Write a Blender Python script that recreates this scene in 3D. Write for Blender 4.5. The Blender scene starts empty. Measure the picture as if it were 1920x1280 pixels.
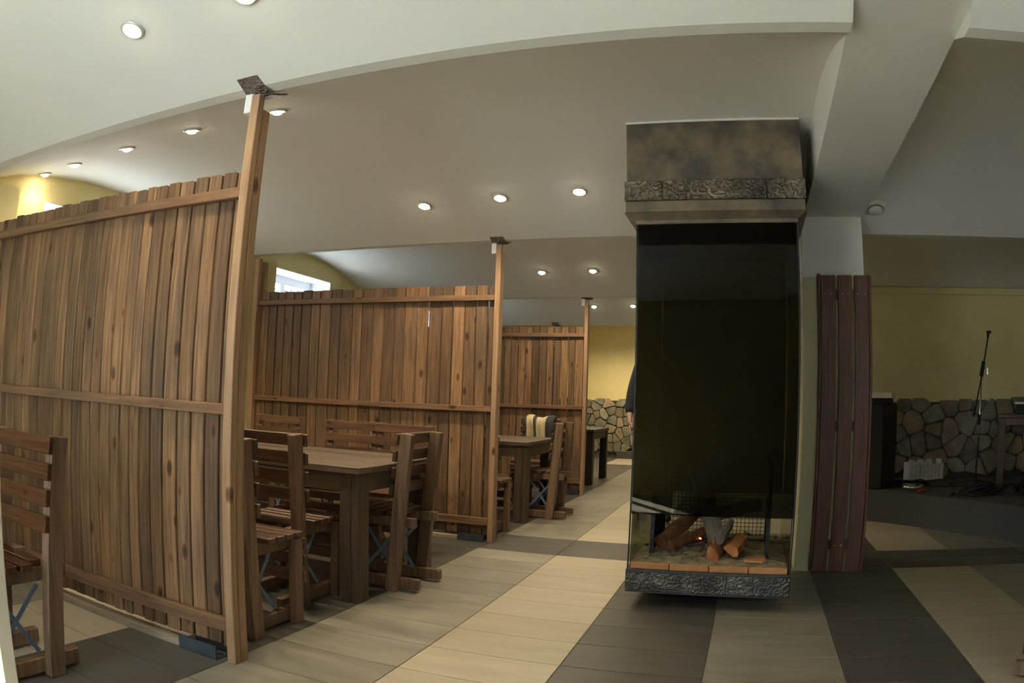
import bpy, bmesh, math, random
from mathutils import Vector, Matrix
random.seed(7)
S = bpy.context.scene
C = S.collection
PI = math.pi

# ------------------------------------------------------------------ camera
CAM = Vector((1.9023, -2.8307, 1.1242))
F_PX, A3 = 1363.307, 0.0331
YAW, PITCH, ROLL = 0.3266, 0.0777, 0.0322
cam = bpy.data.cameras.new('camera')
cam_o = bpy.data.objects.new('camera', cam)
C.objects.link(cam_o)
cy, sy, cp, sp = math.cos(YAW), math.sin(YAW), math.cos(PITCH), math.sin(PITCH)
fwd = Vector((-sy * cp, cy * cp, sp))
rgt = Vector((cy, sy, 0))
upv = rgt.cross(fwd)
r2 = rgt * math.cos(ROLL) + upv * math.sin(ROLL)
u2 = -rgt * math.sin(ROLL) + upv * math.cos(ROLL)
m = Matrix((r2, u2, -fwd)).transposed().to_4x4()
m.translation = CAM
cam_o.matrix_world = m
cam.type = 'PANO'
cam.panorama_type = 'FISHEYE_LENS_POLYNOMIAL'
cam.sensor_width = 36.0
cam.sensor_height = 24.0
cam.sensor_fit = 'HORIZONTAL'
fm = F_PX * 36.0 / 1920.0
cam.fisheye_fov = math.radians(170)
cam.fisheye_polynomial_k0 = 0.0
cam.fisheye_polynomial_k1 = -1.0 / fm
cam.fisheye_polynomial_k2 = 0.0
cam.fisheye_polynomial_k3 = -A3 / fm ** 3
cam.fisheye_polynomial_k4 = 0.0
cam.clip_start = 0.02
S.camera = cam_o

# ------------------------------------------------------------------ world, exposure
S.view_settings.view_transform = 'Standard'
S.view_settings.look = 'None'
S.view_settings.gamma = 1.0
S.view_settings.use_curve_mapping = False
S.view_settings.exposure = 0.40
w = bpy.data.worlds.new('world')
S.world = w
w.use_nodes = True
w.node_tree.nodes['Background'].inputs[0].default_value = (0.80, 0.90, 1.0, 1)
w.node_tree.nodes['Background'].inputs[1].default_value = 11.0
S.cycles.max_bounces = 10
S.cycles.diffuse_bounces = 6
S.cycles.transparent_max_bounces = 16
S.cycles.sample_clamp_indirect = 14.0
SPOT_W = 41.0
SPOT_COL = (1.0, 0.82, 0.54)
sun = bpy.data.lights.new('sun', 'SUN')
sun.energy = 70.0
sun.angle = math.radians(0.6)
sun.color = (1.0, 0.95, 0.86)
sun_o = bpy.data.objects.new('sun', sun)
C.objects.link(sun_o)
sun_o.rotation_euler = Vector((0.52, 0.75, -1.0)).to_track_quat('-Z', 'Y').to_euler()   # falls in through the entrance behind the camera


def portal(loc, rot, sx, sz):
    l = bpy.data.lights.new('daylight_portal', 'AREA')
    l.shape = 'RECTANGLE'
    l.size, l.size_y = sx, sz
    l.cycles.is_portal = True
    o = bpy.data.objects.new('daylight_portal', l)
    C.objects.link(o)
    o.location = loc
    o.rotation_euler = rot


# ------------------------------------------------------------------ material helpers
def new_mat(name):
    mt = bpy.data.materials.new(name)
    mt.use_nodes = True
    nt = mt.node_tree
    return mt, nt, nt.nodes['Principled BSDF']


def N(nt, typ, **kw):
    n = nt.nodes.new(typ)
    for k, v in kw.items():
        setattr(n, k, v)
    return n


def ramp(nt, src, stops):
    r = N(nt, 'ShaderNodeValToRGB')
    el = r.color_ramp.elements
    while len(el) < len(stops):
        el.new(0.5)
    for e, (p, c) in zip(el, stops):
        e.position = p
        e.color = (*c, 1)
    nt.links.new(src, r.inputs[0])
    return r.outputs[0]


def mixc(nt, fac, a, b, mode='MIX'):
    mx = N(nt, 'ShaderNodeMix', data_type='RGBA', blend_type=mode)
    for sock, v in ((mx.inputs[0], fac), (mx.inputs[6], a), (mx.inputs[7], b)):
        if hasattr(v, 'links') or hasattr(v, 'is_linked'):
            nt.links.new(v, sock)
        elif isinstance(v, tuple):
            sock.default_value = (*v, 1)
        else:
            sock.default_value = v
    return mx.outputs[2]


def coords(nt, scale, rnd=True):
    tc = N(nt, 'ShaderNodeTexCoord')
    vec = tc.outputs['Object']
    oi = N(nt, 'ShaderNodeObjectInfo')
    if rnd:
        mul = N(nt, 'ShaderNodeMath', operation='MULTIPLY')
        mul.inputs[1].default_value = 37.0
        nt.links.new(oi.outputs['Random'], mul.inputs[0])
        add = N(nt, 'ShaderNodeVectorMath', operation='ADD')
        nt.links.new(vec, add.inputs[0])
        nt.links.new(mul.outputs[0], add.inputs[1])
        vec = add.outputs[0]
    mp = N(nt, 'ShaderNodeMapping')
    mp.inputs['Scale'].default_value = scale
    nt.links.new(vec, mp.inputs[0])
    return mp.outputs[0], oi.outputs['Random'], vec


def noise(nt, vec, scale, detail=4, rough=0.55, dist=0.0):
    n = N(nt, 'ShaderNodeTexNoise')
    n.inputs['Scale'].default_value = scale
    n.inputs['Detail'].default_value = detail
    n.inputs['Roughness'].default_value = rough
    n.inputs['Distortion'].default_value = dist
    nt.links.new(vec, n.inputs['Vector'])
    return n.outputs['Fac']


def bump(nt, bsdf, h, strength=0.2, dist=0.01):
    b = N(nt, 'ShaderNodeBump')
    b.inputs['Strength'].default_value = strength
    b.inputs['Distance'].default_value = dist
    nt.links.new(h, b.inputs['Height'])
    nt.links.new(b.outputs[0], bsdf.inputs['Normal'])


def wood(name, dark, mid, light, axis='z', rough=0.6, knots=True, vary=0.35, grey=0.35):
    mt, nt, b = new_mat(name)
    a = {'x': 0, 'y': 1, 'z': 2}[axis]
    sc = [30.0, 30.0, 30.0]
    sc[a] = 1.3
    v, rnd, raw = coords(nt, sc)
    g = noise(nt, v, 2.0, 6, 0.62, 0.5)
    col = ramp(nt, g, [(0.28, dark), (0.50, mid), (0.75, light)])
    # grey-brown weathered blotches
    sc2 = [5.0, 5.0, 5.0]
    sc2[a] = 1.6
    mp2 = N(nt, 'ShaderNodeMapping')
    mp2.inputs['Scale'].default_value = sc2
    nt.links.new(raw, mp2.inputs[0])
    bl = noise(nt, mp2.outputs[0], 1.0, 3, 0.5)
    blr = ramp(nt, bl, [(0.45, (0, 0, 0)), (0.68, (1, 1, 1))])
    gf = N(nt, 'ShaderNodeMath', operation='MULTIPLY')
    nt.links.new(blr, gf.inputs[0])
    gf.inputs[1].default_value = grey
    gcol = tuple(0.55 * sum(dark) / 3 * 1.6 for _ in range(3))
    col = mixc(nt, gf.outputs[0], col, (gcol[0] * 1.1, gcol[1], gcol[2] * 0.92))
    if knots:
        sck = [9.0, 9.0, 9.0]
        sck[a] = 4.2
        mp3 = N(nt, 'ShaderNodeMapping')
        mp3.inputs['Scale'].default_value = sck
        nt.links.new(raw, mp3.inputs[0])
        vo = N(nt, 'ShaderNodeTexVoronoi')
        vo.inputs['Scale'].default_value = 0.9
        nt.links.new(mp3.outputs[0], vo.inputs['Vector'])
        kr = ramp(nt, vo.outputs['Distance'], [(0.06, (0.22, 0.17, 0.14)), (0.12, (0.50, 0.44, 0.38)), (0.16, (1.12, 1.02, 0.92)), (0.26, (1, 1, 1))])
        col = mixc(nt, 1.0, col, kr, 'MULTIPLY')
    mr = N(nt, 'ShaderNodeMapRange')
    mr.inputs[3].default_value = 1.0 - vary
    mr.inputs[4].default_value = 1.0 + vary
    nt.links.new(rnd, mr.inputs[0])
    hs = N(nt, 'ShaderNodeHueSaturation')
    nt.links.new(mr.outputs[0], hs.inputs['Value'])
    nt.links.new(col, hs.inputs['Color'])
    nt.links.new(hs.outputs[0], b.inputs['Base Color'])
    b.inputs['Roughness'].default_value = rough
    bump(nt, b, g, 0.25, 0.004)
    return mt


def noisy(name, c1, c2, scale, rough=0.7, bstr=0.0, bscale=None, metallic=0.0, bdist=0.004, rnd=False, vary=0.0):
    mt, nt, b = new_mat(name)
    v, r, raw = coords(nt, (1, 1, 1), rnd)
    g = noise(nt, v, scale, 4)
    col = ramp(nt, g, [(0.32, c1), (0.68, c2)])
    if vary:
        mr = N(nt, 'ShaderNodeMapRange')
        mr.inputs[3].default_value = 1 - vary
        mr.inputs[4].default_value = 1 + vary
        nt.links.new(r, mr.inputs[0])
        hs = N(nt, 'ShaderNodeHueSaturation')
        nt.links.new(mr.outputs[0], hs.inputs['Value'])
        nt.links.new(col, hs.inputs['Color'])
        col = hs.outputs[0]
    nt.links.new(col, b.inputs['Base Color'])
    b.inputs['Roughness'].default_value = rough
    b.inputs['Metallic'].default_value = metallic
    if bstr:
        bump(nt, b, noise(nt, v, bscale or scale, 3), bstr, bdist)
    return mt


def emboss_mat(name, c1, c2, c3, bscale=38):
    """hammered sheet metal pressed with scrolls"""
    mt, nt, b = new_mat(name)
    v, r, raw = coords(nt, (1, 1, 1), False)
    g = noise(nt, v, 5.0, 5)
    col = ramp(nt, g, [(0.3, c1), (0.5, c2), (0.72, c3)])
    nt.links.new(col, b.inputs['Base Color'])
    b.inputs['Metallic'].default_value = 0.75
    b.inputs['Roughness'].default_value = 0.45
    wv = N(nt, 'ShaderNodeTexVoronoi', feature='SMOOTH_F1')
    wv.inputs['Scale'].default_value = bscale
    nt.links.new(v, wv.inputs['Vector'])
    sn = N(nt, 'ShaderNodeMath', operation='SINE')
    ml = N(nt, 'ShaderNodeMath', operation='MULTIPLY')
    ml.inputs[1].default_value = 16.0
    nt.links.new(wv.outputs['Distance'], ml.inputs[0])
    nt.links.new(ml.outputs[0], sn.inputs[0])
    bump(nt, b, sn.outputs[0], 0.9, 0.003)
    return mt


def tile_mat(name, c1, c2, rough=0.38):
    mt, nt, b = new_mat(name)
    v, r, raw = coords(nt, (2.0, 9.0, 1.0))
    rot = N(nt, 'ShaderNodeMapping')
    rot.inputs['Rotation'].default_value = (0, 0, 0.32)
    nt.links.new(v, rot.inputs[0])
    g = noise(nt, rot.outputs[0], 1.3, 6, 0.6, 0.4)
    col = ramp(nt, g, [(0.3, c1), (0.7, c2)])
    mr = N(nt, 'ShaderNodeMapRange')
    mr.inputs[3].default_value = 0.93
    mr.inputs[4].default_value = 1.07
    nt.links.new(r, mr.inputs[0])
    hs = N(nt, 'ShaderNodeHueSaturation')
    nt.links.new(mr.outputs[0], hs.inputs['Value'])
    nt.links.new(col, hs.inputs['Color'])
    nt.links.new(hs.outputs[0], b.inputs['Base Color'])
    b.inputs['Roughness'].default_value = rough
    b.inputs['Specular IOR Level'].default_value = 0.35
    bump(nt, b, g, 0.06, 0.003)
    return mt


def glass_mat(name, tint, rough=0.0):
    mt = bpy.data.materials.new(name)
    mt.use_nodes = True
    nt = mt.node_tree
    nt.nodes.clear()
    out = N(nt, 'ShaderNodeOutputMaterial')
    tr = N(nt, 'ShaderNodeBsdfTransparent')
    tr.inputs[0].default_value = (*tint, 1)
    gl = N(nt, 'ShaderNodeBsdfGlossy')
    gl.inputs['Roughness'].default_value = rough
    lw = N(nt, 'ShaderNodeLayerWeight')
    lw.inputs[0].default_value = 0.5
    pw = N(nt, 'ShaderNodeMath', operation='POWER')
    pw.inputs[1].default_value = 5.0
    nt.links.new(lw.outputs['Facing'], pw.inputs[0])
    fr = N(nt, 'ShaderNodeMath', operation='MULTIPLY_ADD')   # Schlick: 0.04 + 0.96 f^5
    fr.inputs[1].default_value = 0.97
    fr.inputs[2].default_value = 0.024
    nt.links.new(pw.outputs[0], fr.inputs[0])
    mx = N(nt, 'ShaderNodeMixShader')
    nt.links.new(fr.outputs[0], mx.inputs[0])
    nt.links.new(tr.outputs[0], mx.inputs[1])
    nt.links.new(gl.outputs[0], mx.inputs[2])
    nt.links.new(mx.outputs[0], out.inputs[0])
    return mt


def emit_mat(name, col, strength):
    mt, nt, b = new_mat(name)
    b.inputs['Base Color'].default_value = (*col, 1)
    b.inputs['Emission Color'].default_value = (*col, 1)
    b.inputs['Emission Strength'].default_value = strength
    return mt


FD, FM_, FL = (0.080, 0.041, 0.019), (0.195, 0.106, 0.050), (0.32, 0.188, 0.094)
M = dict(
    fence_z=wood('fence_board_wood', FD, FM_, FL, 'z', 0.62, vary=0.38, grey=0.45),
    fence_x=wood('fence_rail_wood', (0.10, 0.048, 0.023), (0.20, 0.105, 0.052), (0.28, 0.155, 0.08), 'x', 0.62, vary=0.1),
    post_z=wood('post_wood', (0.22, 0.125, 0.068), (0.36, 0.22, 0.125), (0.46, 0.29, 0.175), 'z', 0.6, vary=0.08, grey=0.15),
    chair=wood('chair_wood', (0.085, 0.048, 0.027), (0.175, 0.105, 0.062), (0.27, 0.17, 0.105), 'z', 0.5, knots=False, vary=0.25),
    chair_x=wood('chair_slat_wood', (0.048, 0.022, 0.012), (0.11, 0.054, 0.030), (0.18, 0.098, 0.056), 'x', 0.36, vary=0.3),
    red_slat=wood('varnished_red_slat_wood', (0.025, 0.008, 0.004), (0.062, 0.020, 0.009), (0.11, 0.042, 0.018), 'x', 0.25, vary=0.15, grey=0.1),
    table_x=wood('table_plank_wood', (0.05, 0.032, 0.020), (0.105, 0.070, 0.045), (0.19, 0.135, 0.09), 'x', 0.5, knots=False, vary=0.15),
    table_z=wood('table_leg_wood', (0.045, 0.028, 0.017), (0.085, 0.055, 0.034), (0.15, 0.10, 0.065), 'z', 0.55, knots=False, vary=0.1),
    dark_table=wood('dark_table_wood', (0.012, 0.010, 0.009), (0.022, 0.018, 0.016), (0.04, 0.034, 0.03), 'z', 0.5, knots=False, vary=0.1),
    panel_z=wood('column_cladding_wood', (0.05, 0.018, 0.010), (0.11, 0.040, 0.020), (0.17, 0.07, 0.036), 'z', 0.5, knots=False, vary=0.2, grey=0.1),
    sill_x=wood('sill_strip_wood', (0.25, 0.19, 0.12), (0.34, 0.27, 0.18), (0.42, 0.34, 0.24), 'x', 0.7, knots=False),
    ceiling=noisy('ceiling_paint', (0.79, 0.80, 0.75), (0.82, 0.83, 0.78), 1.2, 0.75, 0.03, 60),
    beam=noisy('beam_paint', (0.80, 0.80, 0.76), (0.83, 0.83, 0.79), 1.2, 0.75),
    wall=noisy('yellow_plaster', (0.70, 0.60, 0.29), (0.77, 0.67, 0.34), 3.0, 0.8, 0.5, 55, bdist=0.006),
    reveal=noisy('white_reveal_paint', (0.55, 0.58, 0.63), (0.60, 0.63, 0.68), 2.0, 0.6),
    white=noisy('white_paint', (0.78, 0.78, 0.76), (0.84, 0.84, 0.82), 2.0, 0.45),
    t_dark=tile_mat('dark_grey_tile', (0.073, 0.069, 0.060), (0.108, 0.101, 0.087)),
    t_grey=tile_mat('grey_beige_tile', (0.20, 0.185, 0.148), (0.285, 0.265, 0.215)),
    t_cream=tile_mat('cream_tile', (0.385, 0.335, 0.248), (0.46, 0.405, 0.305)),
    grout=noisy('grout', (0.40, 0.35, 0.27), (0.48, 0.42, 0.33), 20, 0.9),
    steel=noisy('blue_grey_steel', (0.14, 0.20, 0.32), (0.19, 0.265, 0.41), 9, 0.5, metallic=0.0),
    bracket=noisy('dark_grey_steel', (0.045, 0.055, 0.065), (0.075, 0.088, 0.10), 12, 0.5, metallic=0.3),
    black=noisy('black_plastic', (0.004, 0.004, 0.0045), (0.008, 0.008, 0.0085), 20, 0.7),
    blackmetal=noisy('black_metal', (0.014, 0.015, 0.017), (0.03, 0.032, 0.034), 30, 0.45, metallic=0.6),
    chrome=noisy('chrome', (0.6, 0.6, 0.62), (0.72, 0.72, 0.74), 8, 0.2, metallic=1.0),
    patina=noisy('patina_steel', (0.07, 0.066, 0.056), (0.25, 0.195, 0.125), 5.5, 0.45, 0.05, 25, metallic=0.25),
    emboss=emboss_mat('embossed_patina_steel', (0.07, 0.064, 0.054), (0.16, 0.135, 0.095), (0.28, 0.25, 0.19)),
    emboss_grey=emboss_mat('embossed_grey_steel', (0.06, 0.065, 0.066), (0.12, 0.125, 0.125), (0.24, 0.245, 0.24), 46),
    plate=emboss_mat('embossed_cap_plate', (0.10, 0.085, 0.075), (0.19, 0.16, 0.145), (0.30, 0.26, 0.24), 60),
    glass_dark=glass_mat('smoked_glass', (0.22, 0.24, 0.22)),
    glass_clear=glass_mat('clear_green_glass', (0.52, 0.56, 0.48)),
    pane=glass_mat('window_glass', (0.95, 0.97, 0.96)),
    brick=noisy('firebrick', (0.42, 0.19, 0.08), (0.55, 0.28, 0.13), 14, 0.85, 0.2, 60, rnd=True, vary=0.12),
    ash=noisy('ash', (0.11, 0.09, 0.062), (0.34, 0.27, 0.175), 16, 0.95, 0.6, 50),
    coal=noisy('charcoal', (0.02, 0.02, 0.02), (0.16, 0.15, 0.135), 18, 0.9, 0.4, 40, rnd=True),
    log_bark=noisy('log_bark', (0.10, 0.038, 0.018), (0.24, 0.09, 0.04), 14, 0.85, 0.6, 30, rnd=True),
    log_split=noisy('split_log_wood', (0.33, 0.11, 0.035), (0.55, 0.24, 0.09), 12, 0.75, 0.4, 35, rnd=True),
    log_grey=noisy('charred_log', (0.07, 0.06, 0.055), (0.26, 0.22, 0.19), 9, 0.9, 0.5, 30, rnd=True),
    mortar=noisy('stone_mortar', (0.045, 0.043, 0.034), (0.085, 0.08, 0.062), 25, 0.95, 0.3, 60),
    stone=noisy('rubble_stone', (0.155, 0.15, 0.11), (0.30, 0.285, 0.205), 7, 0.85, 0.5, 30, rnd=True, vary=0.3),
    stone_b=noisy('rubble_stone_brown', (0.20, 0.155, 0.10), (0.33, 0.265, 0.18), 7, 0.85, 0.5, 30, rnd=True, vary=0.25),
    carpet=noisy('stage_carpet', (0.055, 0.057, 0.048), (0.075, 0.077, 0.066), 120, 0.98, 0.5, 220),
    jacket=noisy('black_jacket_cloth', (0.010, 0.010, 0.012), (0.022, 0.022, 0.026), 10, 0.85, 0.4, 16, bdist=0.01),
    trousers=noisy('dark_trousers_cloth', (0.018, 0.018, 0.022), (0.032, 0.032, 0.038), 10, 0.9),
    skin=noisy('skin', (0.52, 0.27, 0.19), (0.60, 0.33, 0.24), 8, 0.55),
    hair=noisy('dark_hair', (0.015, 0.011, 0.009), (0.03, 0.022, 0.017), 30, 0.6),
    cream_cloth=noisy('cream_cloth', (0.50, 0.40, 0.22), (0.60, 0.49, 0.29), 9, 0.9, 0.3, 14),
    dark_cloth=noisy('dark_grey_cloth', (0.030, 0.032, 0.036), (0.05, 0.052, 0.058), 9, 0.9, 0.3, 14),
    foam=noisy('white_foam', (0.70, 0.69, 0.65), (0.78, 0.77, 0.73), 30, 0.9),
    paper=noisy('paper', (0.66, 0.60, 0.50), (0.74, 0.68, 0.58), 5, 0.85),
    red=noisy('red_plastic', (0.45, 0.02, 0.015), (0.55, 0.03, 0.02), 10, 0.4),
    cone=noisy('loudspeaker_cone', (0.018, 0.018, 0.016), (0.032, 0.032, 0.028), 14, 0.7),
    stagewood=wood('stage_table_wood', (0.05, 0.022, 0.010), (0.10, 0.045, 0.02), (0.15, 0.07, 0.032), 'z', 0.55, knots=False),
    bulb=emit_mat('lamp_glow', (1.0, 0.88, 0.64), 60.0),
    ring=noisy('lamp_trim', (0.62, 0.60, 0.55), (0.70, 0.68, 0.62), 6, 0.35, metallic=0.4),
    ember=emit_mat('ember_glow', (1.0, 0.16, 0.06), 6.0),
    upvc=noisy('white_window_frame', (0.80, 0.81, 0.82), (0.84, 0.85, 0.86), 3, 0.4),
)
# two-tone column paint: white above, pale yellow-grey below the dado line
mt, nt, b = new_mat('column_paint')
geo = N(nt, 'ShaderNodeNewGeometry')
sx_ = N(nt, 'ShaderNodeSeparateXYZ')
nt.links.new(geo.outputs['Position'], sx_.inputs[0])
gt = N(nt, 'ShaderNodeMath', operation='GREATER_THAN')
gt.inputs[1].default_value = 1.97
nt.links.new(sx_.outputs[2], gt.inputs[0])
nt.links.new(mixc(nt, gt.outputs[0], (0.62, 0.57, 0.37), (0.80, 0.80, 0.75)), b.inputs['Base Color'])
b.inputs['Roughness'].default_value = 0.75
M['column'] = mt


# ------------------------------------------------------------------ object helpers
def obj(name, me, mat=None, parent=None, loc=None, rot=None):
    o = bpy.data.objects.new(name, me)
    C.objects.link(o)
    if mat is not None and not me.materials:
        me.materials.append(M[mat] if isinstance(mat, str) else mat)
    if parent is not None:
        o.parent = parent
    if loc is not None:
        o.location = loc
    if rot is not None:
        o.rotation_euler = rot
    return o


def tag(o, label, cat, group=None):
    o['label'] = label
    o['category'] = cat
    if group:
        o['group'] = group
    return o


def thing(name, label, cat, loc=(0, 0, 0), rz=0.0, group=None):
    o = bpy.data.objects.new(name, None)
    o.empty_display_size = 0.1
    C.objects.link(o)
    o.location = loc
    o.rotation_euler = (0, 0, rz)
    return tag(o, label, cat, group)


def struct(name, me, mat, parent=None):
    o = obj(name, me, mat, parent)
    if parent is None:
        o['kind'] = 'structure'
    return o


def copy_tree(o, parent=None):
    c = o.copy()
    C.objects.link(c)
    c.parent = parent
    for ch in list(o.children):
        copy_tree(ch, c)
    return c


class MB:
    def __init__(self):
        self.v, self.f = [], []

    def poly(self, vs, fs):
        n = len(self.v)
        self.v += [tuple(p) for p in vs]
        self.f += [tuple(i + n for i in q) for q in fs]
        return self

    def box(self, x0, x1, y0, y1, z0, z1, bv=0.0):
        if bv <= 0:
            vs = [(x, y, z) for z in (z0, z1) for y in (y0, y1) for x in (x0, x1)]
            return self.poly(vs, [(0, 2, 3, 1), (4, 5, 7, 6), (0, 1, 5, 4), (2, 6, 7, 3), (0, 4, 6, 2), (1, 3, 7, 5)])
        bm = bmesh.new()
        bmesh.ops.create_cube(bm, size=1.0)
        for q in bm.verts:
            q.co = Vector(((x0 + x1) / 2 + q.co.x * (x1 - x0), (y0 + y1) / 2 + q.co.y * (y1 - y0), (z0 + z1) / 2 + q.co.z * (z1 - z0)))
        bmesh.ops.bevel(bm, geom=list(bm.edges), offset=bv, segments=1, affect='EDGES')
        bm.verts.index_update()
        vs = [tuple(q.co) for q in bm.verts]
        fs = [[q.index for q in f.verts] for f in bm.faces]
        bm.free()
        return self.poly(vs, fs)

    def beam(self, p0, p1, a, b_, ref=(1, 0, 0), bv=0.003):
        """bar from p0 to p1; a = size along ref, b_ = size across"""
        p0, p1 = Vector(p0), Vector(p1)
        d = p1 - p0
        L = d.length
        z = d.normalized()
        x = Vector(ref)
        x = (x - z * x.dot(z)).normalized()
        y = z.cross(x)
        t = MB().box(-a / 2, a / 2, -b_ / 2, b_ / 2, 0, L, bv)
        return self.poly([p0 + x * q[0] + y * q[1] + z * q[2] for q in t.v], t.f)

    def tube(self, pts, r, n=8, cap=True):
        pts = [Vector(p) for p in pts]
        rs = r if isinstance(r, (list, tuple)) else [r] * len(pts)
        base = len(self.v)
        prev = None
        for i, p in enumerate(pts):
            d = (pts[min(i + 1, len(pts) - 1)] - pts[max(i - 1, 0)]).normalized()
            if prev is None:
                x = d.cross(Vector((0, 0, 1)))
                if x.length < 1e-3:
                    x = d.cross(Vector((0, 1, 0)))
                x.normalize()
            else:
                x = (prev - d * prev.dot(d)).normalized()
            prev = x
            y = d.cross(x)
            for k in range(n):
                a = 2 * PI * k / n
                self.v.append(tuple(p + (x * math.cos(a) + y * math.sin(a)) * rs[i]))
        for i in range(len(pts) - 1):
            for k in range(n):
                a, b2 = base + i * n + k, base + i * n + (k + 1) % n
                self.f.append((a, b2, b2 + n, a + n))
        if cap:
            self.f.append(tuple(base + k for k in range(n))[::-1])
            self.f.append(tuple(base + (len(pts) - 1) * n + k for k in range(n)))
        return self

    def lathe(self, prof, n=24, c=(0, 0, 0)):
        base = len(self.v)
        for r, z in prof:
            for k in range(n):
                a = 2 * PI * k / n
                self.v.append((c[0] + r * math.cos(a), c[1] + r * math.sin(a), c[2] + z))
        for i in range(len(prof) - 1):
            for k in range(n):
                a, b2 = base + i * n + k, base + i * n + (k + 1) % n
                self.f.append((a, b2, b2 + n, a + n))
        self.f.append(tuple(base + k for k in range(n))[::-1])
        self.f.append(tuple(base + (len(prof) - 1) * n + k for k in range(n)))
        return self

    def prism(self, pts, axis, a, b_):
        """2D outline extruded along axis from a to b_"""
        def P(p, t):
            return {'x': (t, p[0], p[1]), 'y': (p[0], t, p[1]), 'z': (p[0], p[1], t)}[axis]
        n = len(pts)
        vs = [P(p, a) for p in pts] + [P(p, b_) for p in pts]
        fs = [tuple(range(n))[::-1], tuple(range(n, 2 * n))]
        fs += [(i, (i + 1) % n, (i + 1) % n + n, i + n) for i in range(n)]
        return self.poly(vs, fs)

    def mesh(self, name='mesh', smooth=False):
        me = bpy.data.meshes.new(name)
        me.from_pydata(self.v, [], self.f)
        bm = bmesh.new()
        bm.from_mesh(me)
        bmesh.ops.recalc_face_normals(bm, faces=bm.faces)
        bm.to_mesh(me)
        bm.free()
        if smooth:
            for p in me.polygons:
                p.use_smooth = True
        return me


def part(name, mb, mat, parent, smooth=False):
    return obj(name, mb.mesh(name, smooth), mat, parent)


# ------------------------------------------------------------------ setting: dimensions
RIDGES = [-3.72, -0.67, 2.38, 5.50, 8.62]
ZS, RISE, HW = 2.335, 0.34, 0.035
XL, XB0, XB1, XR = -2.93, 2.305, 2.72, 7.6
YB, YF, YS = -3.76, 11.45, 5.45


def arc(a, b_, n=22, rise=RISE):
    c, h = (a + b_) / 2, (b_ - a) / 2
    return [(c + h * t, ZS + rise * (1 - t * t)) for t in [-1 + 2 * i / n for i in range(n + 1)]]


def zv(y):
    for a, b_ in zip(RIDGES, RIDGES[1:]):
        if a <= y <= b_:
            a, b_ = a + HW, b_ - HW
            if y < a or y > b_:
                return ZS
            u = (y - (a + b_) / 2) / ((b_ - a) / 2)
            return ZS + RISE * (1 - u * u)
    if y > 8.665:
        return ZS + RISE * (1 - ((y - 11.0325) / 2.3675) ** 2)
    return ZS


def profile(ylast):
    pts = []
    for a, b_ in zip(RIDGES, RIDGES[1:]):
        if a >= ylast - 0.2:
            break
        e = min(b_ - HW, ylast) if b_ < ylast + 0.2 else b_ - HW
        pts += arc(a + HW, min(b_ - HW, ylast))
    return pts


# ------------------------------------------------------------------ ceiling
pts = [(YB - 0.3, ZS)] + profile(9.0) + [(8.665, ZS)]
pts += [p for p in arc(8.665, 13.4, 30) if p[0] < YF + 0.05][1:] + [(YF + 0.3, ZS + RISE)]
pts += [(YF + 0.3, 3.05), (YB - 0.3, 3.05)]
ceil_l = struct('ceiling', MB().prism(pts, 'x', XL - 0.4, XB0).mesh('ceiling'), 'ceiling')
pr_ = [(YB - 0.3, ZS)] + profile(2.40) + [p for p in arc(2.415, 5.74, 30) if p[0] < YS + 0.06] + [(YS + 0.3, ZS + 0.09), (YS + 0.3, 3.05), (YB - 0.3, 3.05)]
ceil_r = struct('ceiling', MB().prism(pr_, 'x', XB1, XR + 0.3).mesh('ceiling_stage'), 'ceiling')
# beam between the two vault systems and the column under it
struct('trim_1', MB().box(XB0, XB1, YB - 0.3, YF + 0.3, 2.385, 3.05).mesh('beam'), 'beam')
struct('trim_2', MB().box(2.285, 2.715, 2.055, 2.50, 0, 2.385).mesh('column'), 'column')

# ------------------------------------------------------------------ floor
FX0, FX1, FY0, FY1 = -3.3, 7.6, -3.9, 11.5
floor = struct('floor', MB().box(FX0 - 0.1, FX1 + 0.1, FY0, FY1 + 0.2, -0.15, -0.006).mesh('floor'), 'grout')
TW, TR = 0.6, 0.30756


def tile_kind(c, r):
    if r in (7, 8) and c >= 0:
        return 't_dark'
    if c <= -1:
        if r >= 32 and c == -1:
            return 't_cream'
        if r < -2:
            return {-1: 't_dark', -2: 't_cream', -3: 't_grey'}.get(c, 't_dark')
        return 't_dark'
    if c == 4 and r >= 9:
        return 't_grey' if r >= 12 else 't_dark'
    return {0: 't_grey', 1: 't_cream', 2: 't_dark', 3: 't_grey', 4: 't_dark', 5: 't_cream', 6: 't_grey'}.get(c, ('t_dark', 't_grey', 't_cream')[c % 3])


G = 0.0022
tile_me = {}
for k in ('t_dark', 't_grey', 't_cream'):
    tile_me[k] = MB().box(-TW / 2 + G, TW / 2 - G, -TR / 2 + G, TR / 2 - G, -0.008, 0.0, 0.0008).mesh('tile')
    tile_me[k].materials.append(M[k])
cells = []
for c in range(-5, 13):
    for r in range(-12, 38):
        x, y = (c + 0.5) * TW, (r + 0.5) * TR
        if x < FX0 or x > FX1 - 0.2 or y < FY0 + 0.2 or y > FY1:
            continue
        if x > 2.55 and y > 5.6:
            continue
        d = Vector((x, y, 0)) - CAM
        az = math.atan2(-d.x, d.y) - YAW
        vis = abs(az) < 0.80 and d.y > 0.9 and not (c < -1 and y > 0.2) and not (c < -4)
        dist = d.length
        cells.append((0 if vis else 1, dist, c, r, x, y))
cells.sort()
rest = MB()
rest_mats = []
order = ['t_dark', 't_grey', 't_cream']
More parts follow.
